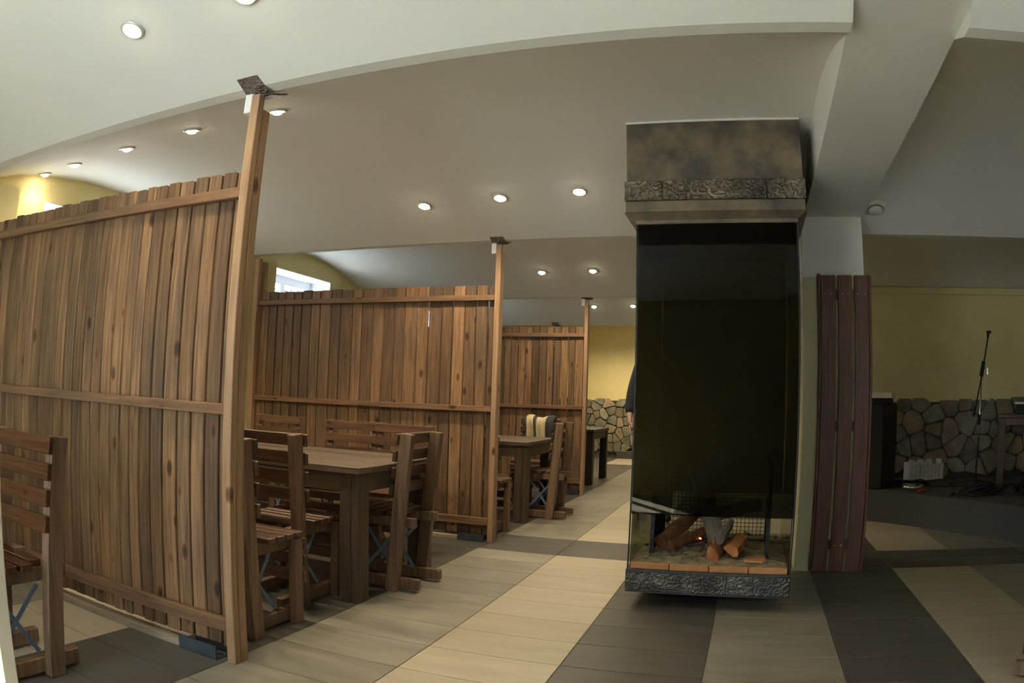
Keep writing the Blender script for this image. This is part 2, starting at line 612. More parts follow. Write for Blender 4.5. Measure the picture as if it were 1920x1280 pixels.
for i, (nv, dist, c, r, x, y) in enumerate(cells):
    k = tile_kind(c, r)
    if i < 300:
        obj('tile', tile_me[k], None, floor, (x, y, 0))
    else:
        n0 = len(rest.f)
        rest.box(x - TW / 2 + G, x + TW / 2 - G, y - TR / 2 + G, y + TR / 2 - G, -0.008, 0.0)
        rest_mats += [order.index(k)] * (len(rest.f) - n0)
me = bpy.data.meshes.new('distant_tiles')
me.from_pydata(rest.v, [], rest.f)
for k in order:
    me.materials.append(M[k])
for p, mi in zip(me.polygons, rest_mats):
    p.material_index = mi
o = obj('distant_tiles', me, None, floor)
o['kind'] = 'stuff'

# ------------------------------------------------------------------ walls
# left wall with a high window in each bay
WIN = []
for i, (a, b_) in enumerate(zip(RIDGES, RIDGES[1:])):
    cyy = (a + b_) / 2
    if i:
        WIN.append((cyy - 0.58, cyy + 0.58, 1.90, 2.43))
wl = MB()
ys = YB - 0.3
for (a, b_, z0, z1) in WIN:
    wl.box(XL - 0.38, XL, ys, a, 0, 3.0)
    wl.box(XL - 0.38, XL, a, b_, 0, z0)
    wl.box(XL - 0.38, XL, a, b_, z1, 3.0)
    ys = b_
wl.box(XL - 0.38, XL, ys, YF + 0.2, 0, 3.0)
wall_left = struct('wall_left', wl.mesh('wall_left'), 'wall')
# piers that stand out from the left wall under each ridge
for i, yr in enumerate(RIDGES[1:]):
    part('pier', MB().box(XL - 0.02, -2.44, yr - 0.10, yr + 0.40, 0, 2.335), 'wall', wall_left)
for i, (a, b_, z0, z1) in enumerate(WIN):
    root = thing('window_%d' % (i + 1), '', '')
    del root['label'], root['category']
    root['kind'] = 'structure'
    e = 0.004
    lin = MB()
    lin.box(XL - 0.375, XL - 0.002, a, b_, z1 - e, z1 + e)
    lin.box(XL - 0.375, XL - 0.002, a, b_, z0 - e, z0 + e)
    lin.box(XL - 0.375, XL - 0.002, a - e, a + e, z0, z1)
    lin.box(XL - 0.375, XL - 0.002, b_ - e, b_ + e, z0, z1)
    part('reveal', lin, 'reveal', root)
    fr = MB()
    xf0, xf1, t = XL - 0.36, XL - 0.30, 0.07
    fr.box(xf0, xf1, a + e, b_ - e, z1 - t - 0.03, z1 - e)
    fr.box(xf0, xf1, a + e, b_ - e, z0 + e, z0 + t)
    fr.box(xf0, xf1, a + e, a + t, z0 + t, z1 - t - 0.03)
    fr.box(xf0, xf1, b_ - t, b_ - e, z0 + t, z1 - t - 0.03)
    fr.box(xf0, xf1, (a + b_) / 2 - 0.04, (a + b_) / 2 + 0.04, z0 + t, z1 - t - 0.03)
    part('window_frame', fr, 'upvc', root)
    gb = MB()
    for k in range(1, 8):
        yy = a + (b_ - a) * k / 8
        gb.box(xf0 - 0.03, xf0 - 0.02, yy - 0.006, yy + 0.006, z0, z1)
    gb.box(xf0 - 0.032, xf0 - 0.022, a, b_, z1 - 0.16, z1 - 0.145)
    part('security_bars', gb, 'blackmetal', root)
    for s, (p, q) in enumerate(((a + t, (a + b_) / 2 - 0.04), ((a + b_) / 2 + 0.04, b_ - t))):
        part('pane', MB().box(xf0 + 0.025, xf0 + 0.031, p, q, z0 + t, z1 - t - 0.03), 'pane', root)
    portal((XL - 0.40, (a + b_) / 2, (z0 + z1) / 2), (0, -PI / 2, 0), z1 - z0, b_ - a)

# rear wall behind the camera with a wide glazed entrance
RX0, RX1, RZ1 = -0.70, 0.45, 2.2
SX0, SX1, SZ0, SZ1 = 2.9, 3.6, 1.0, 2.1
wr = MB()
wr.box(XL - 0.4, RX0, YB - 0.3, YB, 0, 3.0).box(RX0, RX1, YB - 0.3, YB, RZ1, 3.0).box(RX1, SX0, YB - 0.3, YB, 0, 3.0)
wr.box(SX0, SX1, YB - 0.3, YB, 0, SZ0).box(SX0, SX1, YB - 0.3, YB, SZ1, 3.0).box(SX1, XR + 0.3, YB - 0.3, YB, 0, 3.0)
struct('wall_rear', wr.mesh('wall_rear'), 'wall')
root = thing('door_1', '', '')
del root['label'], root['category']
root['kind'] = 'structure'
fr = MB()
for x in (RX0, (RX0 * 2 + RX1) / 3, (RX0 + RX1 * 2) / 3, RX1 - 0.07):
    fr.box(x, x + 0.07, YB - 0.2, YB - 0.12, 0, RZ1)
fr.box(RX0, RX1, YB - 0.2, YB - 0.12, RZ1 - 0.07, RZ1)
part('door_frame', fr, 'upvc', root)
part('pane', MB().box(RX0 + 0.05, RX1 - 0.05, YB - 0.163, YB - 0.157, 0.02, RZ1 - 0.06), 'pane', root)
portal(((RX0 + RX1) / 2, YB - 0.31, RZ1 / 2), (-PI / 2, 0, 0), RX1 - RX0, RZ1)

root = thing('window_8', '', '')  # unseen window, added to bring daylight to the column, hood and right side
del root['label'], root['category']
root['kind'] = 'structure'
fr = MB()
for x in (SX0, (SX0 + SX1) / 2 - 0.035, SX1 - 0.07):
    fr.box(x, x + 0.07, YB - 0.2, YB - 0.12, SZ0, SZ1)
fr.box(SX0, SX1, YB - 0.2, YB - 0.12, SZ0, SZ0 + 0.07).box(SX0, SX1, YB - 0.2, YB - 0.12, SZ1 - 0.07, SZ1)
part('window_frame', fr, 'upvc', root)
part('pane', MB().box(SX0 + 0.05, SX1 - 0.05, YB - 0.163, YB - 0.157, SZ0 + 0.05, SZ1 - 0.05), 'pane', root)
portal(((SX0 + SX1) / 2, YB - 0.31, (SZ0 + SZ1) / 2), (-PI / 2, 0, 0), SX1 - SX0, SZ1 - SZ0)

# right outer wall, wall behind the stage, inner wall and far wall
struct('wall_right', MB().box(XR, XR + 0.3, YB - 0.3, YS + 0.3, 0, 3.0).mesh('wall_right'), 'wall')
wall_stage = struct('wall_stage', MB().box(XB1 - 0.06, XR + 0.3, YS, YS + 0.3, 0, 3.0).mesh('wall_stage'), 'wall')
struct('wall_inner', MB().box(XB1 - 0.10, XB1 + 0.1, YS + 0.02, YF + 0.3, 0, 3.0).mesh('wall_inner'), 'wall')
wall_far = struct('wall_far', MB().box(XL - 0.4, XB1 + 0.1, YF, YF + 0.3, 0, 3.0).mesh('wall_far'), 'wall')


struct('trim_3', MB().box(XB1 + 0.002, XR, YS - 0.03, YS - 0.001, 2.37, 2.445, 0.004).mesh('cornice'), 'wall')


# rubble stone wainscot: every stone its own piece
def clip(poly, nx, ny, d):
    out = []
    for i in range(len(poly)):
        p, q = poly[i], poly[(i + 1) % len(poly)]
        sp_, sq = p[0] * nx + p[1] * ny - d, q[0] * nx + q[1] * ny - d
        if sp_ <= 0:
            out.append(p)
        if (sp_ < 0) != (sq < 0) and abs(sp_ - sq) > 1e-9:
            t = sp_ / (sp_ - sq)
            out.append((p[0] + t * (q[0] - p[0]), p[1] + t * (q[1] - p[1])))
    return out


def stones(parent, x0, x1, y, z0, z1, size, seed, cap_group=300):
    rnd = random.Random(seed)
    sites = []
    nx, nz = max(1, int((x1 - x0) / size)), max(1, int((z1 - z0) / size))
    for i in range(-1, nx + 1):
        for k in range(-1, nz + 1):
            sites.append((x0 + (i + 0.5 + rnd.uniform(-0.47, 0.47)) * (x1 - x0) / nx, z0 + (k + 0.5 + rnd.uniform(-0.47, 0.47)) * (z1 - z0) / nz))
    for i, s in enumerate(sites):
        if not (x0 - 0.05 < s[0] < x1 + 0.05 and z0 < s[1] < z1):
            continue
        poly = [(x0, z0), (x1, z0), (x1, z1 + rnd.uniform(-0.03, 0.03)), (x0, z1 + rnd.uniform(-0.03, 0.03))]
        for j, q in enumerate(sites):
            if i == j or abs(q[0] - s[0]) > 3 * size or abs(q[1] - s[1]) > 3 * size:
                continue
            nxx, nyy = q[0] - s[0], q[1] - s[1]
            L = math.hypot(nxx, nyy)
            nxx, nyy = nxx / L, nyy / L
            mx, my = (q[0] + s[0]) / 2, (q[1] + s[1]) / 2
            poly = clip(poly, nxx, nyy, mx * nxx + my * nyy - 0.006)
            if len(poly) < 3:
                break
        if len(poly) < 3:
            continue
        cx, cz = sum(p[0] for p in poly) / len(poly), sum(p[1] for p in poly) / len(poly)
        # soften the corners
        soft = []
        for a in range(len(poly)):
            p, q, nx2 = poly[a - 1], poly[a], poly[(a + 1) % len(poly)]
            soft.append((q[0] * 0.86 + p[0] * 0.14, q[1] * 0.86 + p[1] * 0.14))
            soft.append((q[0] * 0.86 + nx2[0] * 0.14, q[1] * 0.86 + nx2[1] * 0.14))
        d0 = rnd.uniform(0.022, 0.05)
        n = len(soft)
        tx, tz = rnd.uniform(-0.12, 0.12), rnd.uniform(-0.12, 0.12)
        ring0 = [(p[0] - cx, 0.0, p[1] - cz) for p in soft]
        ring1 = [(p[0] - cx, -d0 * 0.75, p[1] - cz) for p in soft]
        ring2 = [((p[0] - cx) * 0.86, -d0 + tx * (p[0] - cx) + tz * (p[1] - cz), (p[1] - cz) * 0.86) for p in soft]
        fs = [tuple(range(2 * n, 3 * n))]
        for r_ in (0, 1):
            fs += [(r_ * n + a, r_ * n + (a + 1) % n, (r_ + 1) * n + (a + 1) % n, (r_ + 1) * n + a) for a in range(n)]
        mb = MB().poly(ring0 + ring1 + ring2, fs)
        obj('stone', mb.mesh('stone'), 'stone_b' if rnd.random() < 0.28 else 'stone', parent, (cx, y, cz))


part('mortar_bed', MB().box(-2.4, 1.5, YF - 0.012, YF + 0.01, 0.0, 1.13), 'mortar', wall_far)
stones(wall_far, -1.75, 0.65, YF - 0.01, 0.10, 1.17, 0.165, 3)
# raised tiled ledge at the foot of the far wall
led = MB()
for k in range(6):
    led.box(-0.62 + k * 0.30, -0.62 + k * 0.30 + 0.297, YF - 0.30, YF - 0.05, 0.0, 0.14, 0.002)
part('tiled_ledge', led, 't_dark', wall_far)
part('mortar_bed', MB().box(XB1, XR, YS - 0.012, YS + 0.01, 0.3, 1.15), 'mortar', wall_stage)
stones(wall_stage, 2.9, 6.5, YS - 0.01, 0.31, 1.19, 0.185, 5)

# ------------------------------------------------------------------ stage
ed = [(2.66, 4.62), (2.9, 4.46), (3.1, 4.29), (3.36, 4.08), (3.6, 3.84), (3.82, 3.58), (4.03, 3.30), (4.2, 3.05), (4.35, 2.80), (4.55, 2.45), (4.8, 2.05), (5.3, 1.6), (6.2, 1.3), (XR, 1.2)]
struct('stage_floor', MB().prism(ed + [(XR, YS), (2.66, YS)], 'z', -0.004, 0.30).mesh('stage'), 'carpet')

# ------------------------------------------------------------------ recessed spotlights
lamp_mesh = {}


def downlight(x, y, label, group, power=1.0):
    z = zv(y)
    h = 0.01
    slope = math.atan2(zv(y + h) - zv(y - h), 2 * h)
    root = thing('ceiling_spotlight', label, 'spotlight', (x, y, z - 0.003), 0, group)
    root.rotation_euler = (slope, 0, 0)
    if not lamp_mesh:
        lamp_mesh['ring'] = MB().lathe([(0.034, -0.004), (0.046, -0.010), (0.055, -0.006), (0.055, 0.004), (0.034, 0.004)], 28).mesh('trim_ring', True)
        lamp_mesh['bulb'] = MB().lathe([(0.001, -0.024), (0.018, -0.021), (0.030, -0.012), (0.034, 0.0), (0.034, 0.003)], 24).mesh('lamp_face', True)
    obj('trim_ring', lamp_mesh['ring'], 'ring', root)
    obj('lamp_face', lamp_mesh['bulb'], 'bulb', root)
    l = bpy.data.lights.new('spot_light', 'SPOT')
    l.energy = SPOT_W * power
    l.color = SPOT_COL
    l.spot_size = math.radians(150)
    l.spot_blend = 1.0
    l.shadow_soft_size = 0.035
    lo = bpy.data.objects.new('spot_light', l)
    C.objects.link(lo)
    lo.parent = root
    lo.location = (0, 0, -0.04)
    lo.rotation_euler = (-slope, 0, 0)      # the lamp hangs level and shines straight down
    return root


g = 'recessed ceiling spotlights'
downlight(-0.31, -1.15, 'round recessed spotlight in the bright near vault, at top left', g, 0.4)
downlight(0.28, -1.13, 'recessed spotlight cut off by the top edge of the photo', g, 0.4)
nm = ['farthest left of the row above the first partition, by the arched wall', 'second from the left in the row above the first partition', 'third from the left in the row above the first partition',
      'fourth from the left in the row above the first partition', 'half hidden behind the top of the nearest post']
for (x, y), t in zip([(-2.80, 0.145), (-2.351, 0.111), (-1.691, 0.06), (-1.035, 0.006), (-0.387, -0.011)], nm):
    downlight(x, y, 'glowing recessed spotlight, ' + t, g, 0.18 if x < -2.7 else 1.0)
for (x, y), t in zip([(-0.408, 1.87), (0.2, 1.834), (0.778, 1.811)], ['left', 'middle', 'right']):
    downlight(x, y, t + ' one of three spotlights in the vault left of the fireplace hood', g)
for (x, y), t in zip([(-0.385, 4.889), (0.205, 4.878)], ['left', 'right']):
    downlight(x, y, t + ' one of two spotlights in the vault beyond the second post', g)
for (x, y), t in zip([(-0.445, 7.954), (0.161, 7.94)], ['left', 'right']):
    downlight(x, y, t + ' one of two farthest spotlights above the yellow end wall', g)

for x, t in ((-1.05, 'leftmost'), (-0.445, 'second'), (0.161, 'third'), (0.77, 'rightmost')):  # unseen row, added to brighten the end wall
    downlight(x, 10.25, t + ' of four unseen spotlights added in the last vault to brighten the yellow end wall', g, 1.3)
downlight(1.39, 1.80, 'spotlight added to the vault, hidden behind the fireplace hood', g)  # extra lamp out of sight, added for its light
for x, t in ((-0.40, 'left'), (0.20, 'right')):  # extra pair the ridge conceals, added to light this bay
    downlight(x, 3.10, t + ' unseen spotlight added just past the ridge above the middle partition', g)

# ------------------------------------------------------------------ wooden partitions
board_me = [MB().box(-0.5, 0.5, -0.010, 0.010, 0, 1, 0.0).mesh('board') for _ in range(1)]


def board_mesh(wd, ln):
    return MB().box(-wd / 2, wd / 2, -0.010, 0.014, 0, ln, 0.004).mesh('board')


def partition(yc, edges, label, seed, gap, px=0.015, plate=True):
    """yc = ridge line; boards run along x from edges[0] (left) to edges[-1]"""
    rnd = random.Random(seed)
    t = thing('wooden_partition', label, 'partition', (0, yc, 0), 0, 'slatted wooden partitions')
    xl = edges[0]
    cache = {}
    for i, (a, b_) in enumerate(zip(edges, edges[1:])):
        wd = round(b_ - a - gap, 3)
        if wd not in cache:
            cache[wd] = board_mesh(wd, 1.94)
            cache[wd].materials.append(M['fence_z'])
        dy = 0.004 + rnd.uniform(-0.003, 0.003)
        o = obj('board', cache[wd], None, t, ((a + b_) / 2, 0.0125 + dy, 0.05 + rnd.uniform(-0.006, 0.006)))
        o.rotation_euler = (0, rnd.uniform(-0.0015, 0.0015), 0)
    for z0, z1 in ((1.868, 1.912), (1.012, 1.055), (0.132, 0.19)):
        part('rail', MB().box(xl + 0.0, px - 0.002, -0.034, -0.0005, z0, z1, 0.003), 'fence_x', t)
    part('post', MB().box(px, px + 0.043, -0.038, 0.002, 0.0, 2.31, 0.003), 'post_z', t)
    part('post', MB().box(px - 0.003, px + 0.040, 0.009, 0.053, 0.0, 2.255, 0.003), 'post_z', t)
    part('post', MB().box(xl - 0.055, xl - 0.003, -0.055, -0.006, 0.0, 2.30, 0.004), 'post_z', t)
    part('post', MB().box(xl - 0.05, xl - 0.003, 0.040, 0.085, 0.0, 2.28, 0.004), 'post_z', t)
    part('foot_bracket', MB().box(-0.25, -0.035, -0.052, -0.046, 0.004, 0.062).box(-0.25, -0.035, -0.052, 0.06, 0.0, 0.006).box(-0.25, -0.035, 0.054, 0.06, 0.004, 0.062), 'bracket', t)
    part('sill_strip', MB().box(xl, -0.26, -0.040, 0.055, 0.0, 0.034, 0.003), 'sill_x', t)
    part('ceiling_bracket', MB().box(px - 0.042, px - 0.001, -0.03, 0.03, 2.235, 2.333, 0.003), 'white', t)
    # pressed metal cap plates lying against the vault on both sides of the ridge
    if plate:
        for sgn in (-1, 1):
            a = math.radians(27)
            mb = MB().box(-0.045, 0.070, -0.118, 0.0, -0.004, 0.004, 0.002)
            out = []
            for p in mb.v:
                q = -p[1]
                zz = p[2] + 0.010 * math.sin(q / 0.118 * PI)
                out.append((p[0], sgn * (q * math.cos(a)), q * math.sin(a) * (1 if sgn < 0 else 0.75) + zz))
            mb.v = out
            o = part('cap_plate', mb, 'plate', t)
            o.location = (px + 0.005, 0.012 * sgn - 0.005, 2.316)
    return t


def even(x0, x1, pitch):
    n = round((x1 - x0) / pitch)
    return [x0 + (x1 - x0) * i / n for i in range(n + 1)]


e1 = even(-2.37, -0.911, 0.079) + [-0.834, -0.755, -0.679, -0.609, -0.538, -0.462, -0.382, -0.293, -0.208, -0.127, -0.045, 0.010]
partition(-0.652, e1, 'tall slatted wooden partition nearest the camera, at left', 1, 0.011)
e2 = [-2.307, -2.203, -2.111, -2.021, -1.923, -1.835, -1.732, -1.631, -1.515, -1.418, -1.298, -1.205, -1.097, -0.999, -0.895, -0.8, -0.685, -0.587, -0.468, -0.373, -0.271, -0.172, -0.073, -0.016]
partition(2.40, e2, 'middle slatted wooden partition behind the first dining table', 2, 0.009, -0.010)
e3 = even(-2.34, -1.025, 0.088) + [-0.941, -0.851, -0.761, -0.672, -0.584, -0.489, -0.402, -0.309, -0.222, -0.136, -0.030]
partition(5.53, e3, 'farthest full slatted partition with light showing between its boards', 3, 0.011, -0.022)
# the fourth partition stops short: only its capped end post rises into view
t = partition(8.62, [-1.17, -1.08, -0.99, -0.90, -0.81, -0.72, -0.63, -0.54, -0.45, -0.36, -0.27, -0.18, -0.09, -0.016], 'short partition end whose cap plate shows above the farthest full partition', 4, 0.006, -0.010)
t.location.x = -1.22


# ------------------------------------------------------------------ tables
def dining_table(name, label, x1, y0, y1, length, group='plank dining tables', mats=('table_x', 'table_z')):
    t = thing(name, label, 'table', (x1, y0, 0), 0, group)
    d = y1 - y0
    n = 6
    pw = d / n
    for k in range(n):
        part('plank', MB().box(-length, 0, k * pw + 0.002, (k + 1) * pw - 0.002, 0.700, 0.735 + (0.002 if k in (0, n - 1) else 0), 0.003), mats[0], t)
    part('apron', MB().box(-length + 0.12, -0.12, 0.030, 0.062, 0.60, 0.699, 0.003), mats[0], t)
    part('apron', MB().box(-length + 0.12, -0.12, d - 0.062, d - 0.030, 0.60, 0.699, 0.003), mats[0], t)
    part('apron', MB().box(-0.045, -0.015, 0.14, d - 0.14, 0.60, 0.699, 0.003), mats[0], t)
    part('apron', MB().box(-length + 0.015, -length + 0.045, 0.14, d - 0.14, 0.60, 0.699, 0.003), mats[0], t)
    for lx in (-0.125, -length + 0.01):
        for ly in (0.02, d - 0.135):
            mb = MB().box(lx, lx + 0.066, ly, ly + 0.115, 0, 0.699, 0.003)
            mb.box(lx + 0.069, lx + 0.115, ly, ly + 0.115, 0, 0.699, 0.003)
            part('leg', mb, mats[1], t)
    return t


dining_table('dining_table', 'long plank-topped wooden table between the first and second partitions', 0.015, 0.375, 1.335, 1.75)
dining_table('dining_table', 'dark plank-topped table behind the middle partition, beside the jacket', 0.005, 3.30, 4.26, 1.75)
t = thing('side_table', 'plain near-black wooden table beyond the farthest full partition', 'table', (-0.10, 6.56, 0))
part('table_top', MB().box(-1.2, 0, 0, 1.06, 0.695, 0.735, 0.003), 'dark_table', t)
part('apron', MB().box(-0.05, -0.02, 0.1, 0.96, 0.60, 0.694, 0.002), 'dark_table', t)
part('apron', MB().box(-1.1, -0.1, 0.02, 0.05, 0.60, 0.694, 0.002), 'dark_table', t)
for lx in (-0.11, -1.19):
    for ly in (0.015, 0.945):
        part('leg', MB().box(lx, lx + 0.10, ly, ly + 0.10, 0, 0.694, 0.003), 'dark_table', t)

# ------------------------------------------------------------------ chairs
CW = 0.43


def make_chair():
    t = thing('slatted_chair', 'chair', 'chair')
    for s in (-1, 1):
        xo = s * (CW / 2 - 0.0225)
        part('rear_leg', MB().beam((xo, -0.165, 0.0), (xo, -0.245, 0.905), 0.044, 0.075), 'chair', t)
        part('front_leg', MB().box(xo - 0.022, xo + 0.022, 0.125, 0.185, 0, 0.425, 0.003), 'chair', t)
        xi = s * (CW / 2 - 0.046 - 0.022)
        part('skid', MB().box(xi - 0.021, xi + 0.021, -0.315, 0.185, 0.012, 0.075, 0.004), 'chair', t)
        part('seat_rail', MB().box(xi - 0.021, xi + 0.021, -0.285, 0.165, 0.372, 0.428, 0.003), 'chair', t)
        xb = s * (CW / 2 - 0.094)
        part('cross_brace', MB().beam((xb, -0.165, 0.345), (xb, 0.075, 0.078), 0.004, 0.020, bv=0.0005), 'steel', t)
        part('cross_brace', MB().beam((xb - s * 0.006, 0.06, 0.372), (xb - s * 0.006, -0.15, 0.078), 0.004, 0.020, bv=0.0005), 'steel', t)
    for k in range(4):
        z0 = 0.842 - k * 0.094
        ya = -0.165 - 0.08 * (z0 + 0.03) / 0.905 + 0.0375
        part('back_slat', MB().beam((-CW / 2 - 0.012, ya + 0.0135, z0 + 0.031), (CW / 2 + 0.012, ya + 0.0135, z0 + 0.031), 0.024, 0.062, ref=(0, 1, 0.09)), 'chair_x', t)
    for k in range(5):
        y0 = -0.165 + k * 0.072
        part('seat_slat', MB().box(-CW / 2 + (0.046 if k == 0 else -0.004), CW / 2 - (0.046 if k == 0 else -0.004), y0, y0 + 0.056, 0.4285, 0.456, 0.003), 'chair_x', t)
    for k in range(3):
        z1 = 0.418 - k * 0.082
        part('front_slat', MB().box(-CW / 2 - 0.004, CW / 2 + 0.004, 0.1855, 0.206, z1 - 0.056, z1, 0.003), 'chair_x', t)
    return t


chair0 = make_chair()
spots = [
    (-0.275, -0.20, 0.0, 'slatted wooden chair pushed against the nearest partition post, its blue cross braces showing'),
    (-0.385, 0.34, 0.0, 'slatted chair tucked under the near side of the first table, behind the post-side chair'),
    (-0.145, 0.945, PI / 2, 'slatted chair at the corridor end of the first table, back to the fireplace'),
    (-0.925, 1.66, PI, 'left one of the two adjoining chairs on the far side of the first table'),
    (-0.455, 1.60, PI, 'right one of the two adjoining chairs on the far side of the first table'),
    (-1.70, 1.76, PI, 'chair half hidden behind the post-side chair, against the middle partition'),
    (-0.542, -1.482, PI, 'glossy reddish-brown slatted chair at the left edge, in front of the first partition'),
    (-1.10, -1.46, PI, 'chair cut off by the left edge, only its skid and slat ends showing'),
    (-0.045, 3.845, PI / 2, 'dark slatted chair at the corridor end of the second table'),
    (-0.235, 2.76, 0.0, 'dark chair wedged between the middle partition post and the second table'),
    (-0.36, 4.74, PI, 'chair on the far side of the second table with the striped jacket over it'),
    (3.496, -0.044, -2.07, 'chair outside the right edge, only its skid end lying on the cream tiles'),
]
for i, (x, y, rz, lab) in enumerate(spots):
    ch = chair0 if i == 0 else copy_tree(chair0)
    ch.location = (x, y, 0)
    if 'glossy' in lab:      # this chair's slats are stained redder and varnished
        for c in ch.children:
            if c.name.startswith(('back_slat', 'seat_slat')):
                c.material_slots[0].link = 'OBJECT'
                c.material_slots[0].material = M['red_slat']
    ch.rotation_euler = (0, 0, rz)
    tag(ch, lab, 'chair', 'slatted wooden chairs')

# ------------------------------------------------------------------ fireplace
fp = thing('glass_fireplace', 'free-standing glass-walled fireplace with bronze hood and embossed steel tray', 'fireplace', (0, 0, 0))
X0, X1, Y0, Y1 = 1.297, 2.187, 1.0, 2.12
part('plinth', MB().box(1.42, 2.06, 1.42, 2.04, 0, 0.092), 'black', fp)
tray = part('hearth_tray', MB().box(X0, X1, Y0, Y1, 0.092, 0.206, 0.003).box(X0 - 0.003, X1 + 0.003, Y0 - 0.004, Y1, 0.206, 0.216, 0.001).box(X0 - 0.003, X1 + 0.003, Y0 - 0.004, Y1, 0.088, 0.094, 0.001), 'bracket', fp)
part('embossed_plate', MB().box(X0 + 0.002, 1.843, Y0 - 0.006, Y0 + 0.002, 0.098, 0.204, 0.002), 'emboss_grey', tray)
part('embossed_plate', MB().box(1.846, X1 - 0.002, Y0 - 0.006, Y0 + 0.002, 0.098, 0.204, 0.002), 'emboss_grey', tray)
part('embossed_plate', MB().box(X0 - 0.006, X0 + 0.002, Y0 + 0.01, Y1 - 0.01, 0.098, 0.204, 0.002), 'emboss_grey', tray)
part('embossed_plate', MB().box(X1 - 0.002, X1 + 0.006, Y0 + 0.01, Y1 - 0.01, 0.098, 0.204, 0.002), 'emboss_grey', tray)
bw = (X1 - X0 - 0.03) / 4
br = MB().box(-bw / 2 + 0.002, bw / 2 - 0.002, -0.0535, 0.0535, 0, 0.034, 0.003).mesh('firebrick')
for k in range(4):
    for r in range(9):
        obj('firebrick', br, 'brick', tray, (X0 + 0.015 + bw * (k + 0.5), Y0 + 0.068 + r * 0.111, 0.2165))
# glass walls in thin dark steel edging
ZG = 2.115
part('front_glass', MB().box(X0 + 0.008, X1 - 0.008, 1.020, 1.026, 0.520, ZG), 'glass_dark', fp)
part('back_glass', MB().box(X0 + 0.02, X1 - 0.02, 2.090, 2.096, 0.520, ZG), 'glass_dark', fp)
part('side_glass', MB().box(X0 + 0.010, X0 + 0.016, 1.028, 2.088, 0.217, ZG), 'glass_clear', fp)
part('side_glass', MB().box(X1 - 0.016, X1 - 0.010, 1.028, 2.088, 0.217, ZG), 'glass_clear', fp)
for x in (X0, X1 - 0.008):
    for y in (1.010, 2.098):
        part('corner_angle', MB().box(x, x + 0.008, y, y + 0.008, 0.217, ZG), 'blackmetal', fp)
# hood, its top following the vault
ys_ = [0.97 + (2.15 - 0.97) * i / 14 for i in range(15)]
prof = [(0.97, 2.205)] + [(y, zv(y) - 0.004) for y in ys_] + [(2.15, 2.205)]
hood = part('hood', MB().prism(prof, 'x', 1.252, 2.225), 'patina', fp)
part('caulk_line', MB().box(1.250, 2.227, 0.962, 0.969, zv(0.965) - 0.012, zv(0.965) - 0.001), 'white', hood)
part('lower_moulding', MB().box(1.246, 2.231, 0.962, 2.158, 2.140, 2.2045, 0.004), 'patina', hood)
fl = MB()
a_, b2 = (1.238, 2.239, 0.955, 2.165), (X0, X1, 1.004, 2.11)
ring = lambda q, z: [(q[0], q[2], z), (q[1], q[2], z), (q[1], q[3], z), (q[0], q[3], z)]
fl.poly(ring(a_, 2.139) + ring(b2, 2.105) + ring(b2, 2.085), [(0, 1, 2, 3), (0, 1, 5, 4), (1, 2, 6, 5), (2, 3, 7, 6), (3, 0, 4, 7), (4, 5, 9, 8), (5, 6, 10, 9), (6, 7, 11, 10), (7, 4, 8, 11), (8, 9, 10, 11)])
part('flange', fl, 'patina', hood)
for x0, x1 in ((1.250, 1.449), (1.453, 2.019), (2.023, 2.228)):
    part('embossed_plate', MB().box(x0, x1, 0.952, 0.969, 2.206, 2.318, 0.003), 'emboss', hood)
for s, x in ((-1, 1.252), (1, 2.225)):
    part('embossed_plate', MB().box(x - 0.012 if s < 0 else x, x if s < 0 else x + 0.012, 0.955, 2.15, 2.206, 2.318, 0.003), 'emboss', hood)
# fire basket: wire mesh back and expanded metal sides
bk = MB()
bx0, bx1, by0, by1, bz0, bz1 = 1.40, 2.055, 1.22, 1.86, 0.252, 0.80
n = 25
for k in range(n + 1):
    x = bx0 + (bx1 - bx0) * k / n
    bk.tube([(x, by1, bz0), (x, by1, bz1)], 0.0019, 4, False)
n = 21
for k in range(n + 1):
    z = bz0 + (bz1 - bz0) * k / n
    bk.tube([(bx0, by1, z), (bx1, by1, z)], 0.0019, 4, False)
part('mesh_screen', bk, 'blackmetal', fp)
for x in (bx0, bx1):
    sd = MB()
    st = 0.028
    ny, nz = int((by1 - by0) / st), int((bz1 - bz0) / st)
    for i in range(ny):
        for k in range(nz):
            y, z = by0 + i * st, bz0 + k * st
            m_ = (y + st / 2, z + st / 2)
            sd.tube([(x, y, m_[1]), (x, m_[0], z + st)], 0.0028, 4, False)
            sd.tube([(x, m_[0], z + st), (x, y + st, m_[1])], 0.0028, 4, False)
            sd.tube([(x, y, m_[1]), (x, m_[0], z)], 0.0028, 4, False)
            sd.tube([(x, m_[0], z), (x, y + st, m_[1])], 0.0028, 4, False)
    sd.box(x - 0.011, x + 0.011, by0 - 0.012, by0 + 0.012, bz0, bz1)
    part('basket_side', sd, 'blackmetal', fp)

# ash bed, charcoal, logs: things lying in the hearth
bm = bmesh.new()
nx, ny = 46, 50
ax0, ax1, ay0, ay1 = X0 + 0.020, X1 - 0.020, 1.035, 2.085
rnd = random.Random(11)
vg = []
for j in range(ny + 1):
    row = []
    for i in range(nx + 1):
        u, v_ = i / nx, j / ny
        ed_ = min(u, 1 - u, v_ * 1.0, (1 - v_)) * 9
        h = 0.2505 + min(1, ed_) * (0.010 + 0.030 * math.exp(-((u - 0.42) ** 2 + (v_ - 0.5) ** 2) * 9)) + rnd.uniform(0, 0.006) * min(1, ed_)
        row.append(bm.verts.new((ax0 + (ax1 - ax0) * u + rnd.uniform(-0.004, 0.004), ay0 + (ay1 - ay0) * v_ + rnd.uniform(-0.006, 0.006), h)))
    vg.append(row)
for j in range(ny):
    for i in range(nx):
        bm.faces.new((vg[j][i], vg[j][i + 1], vg[j + 1][i + 1], vg[j + 1][i]))
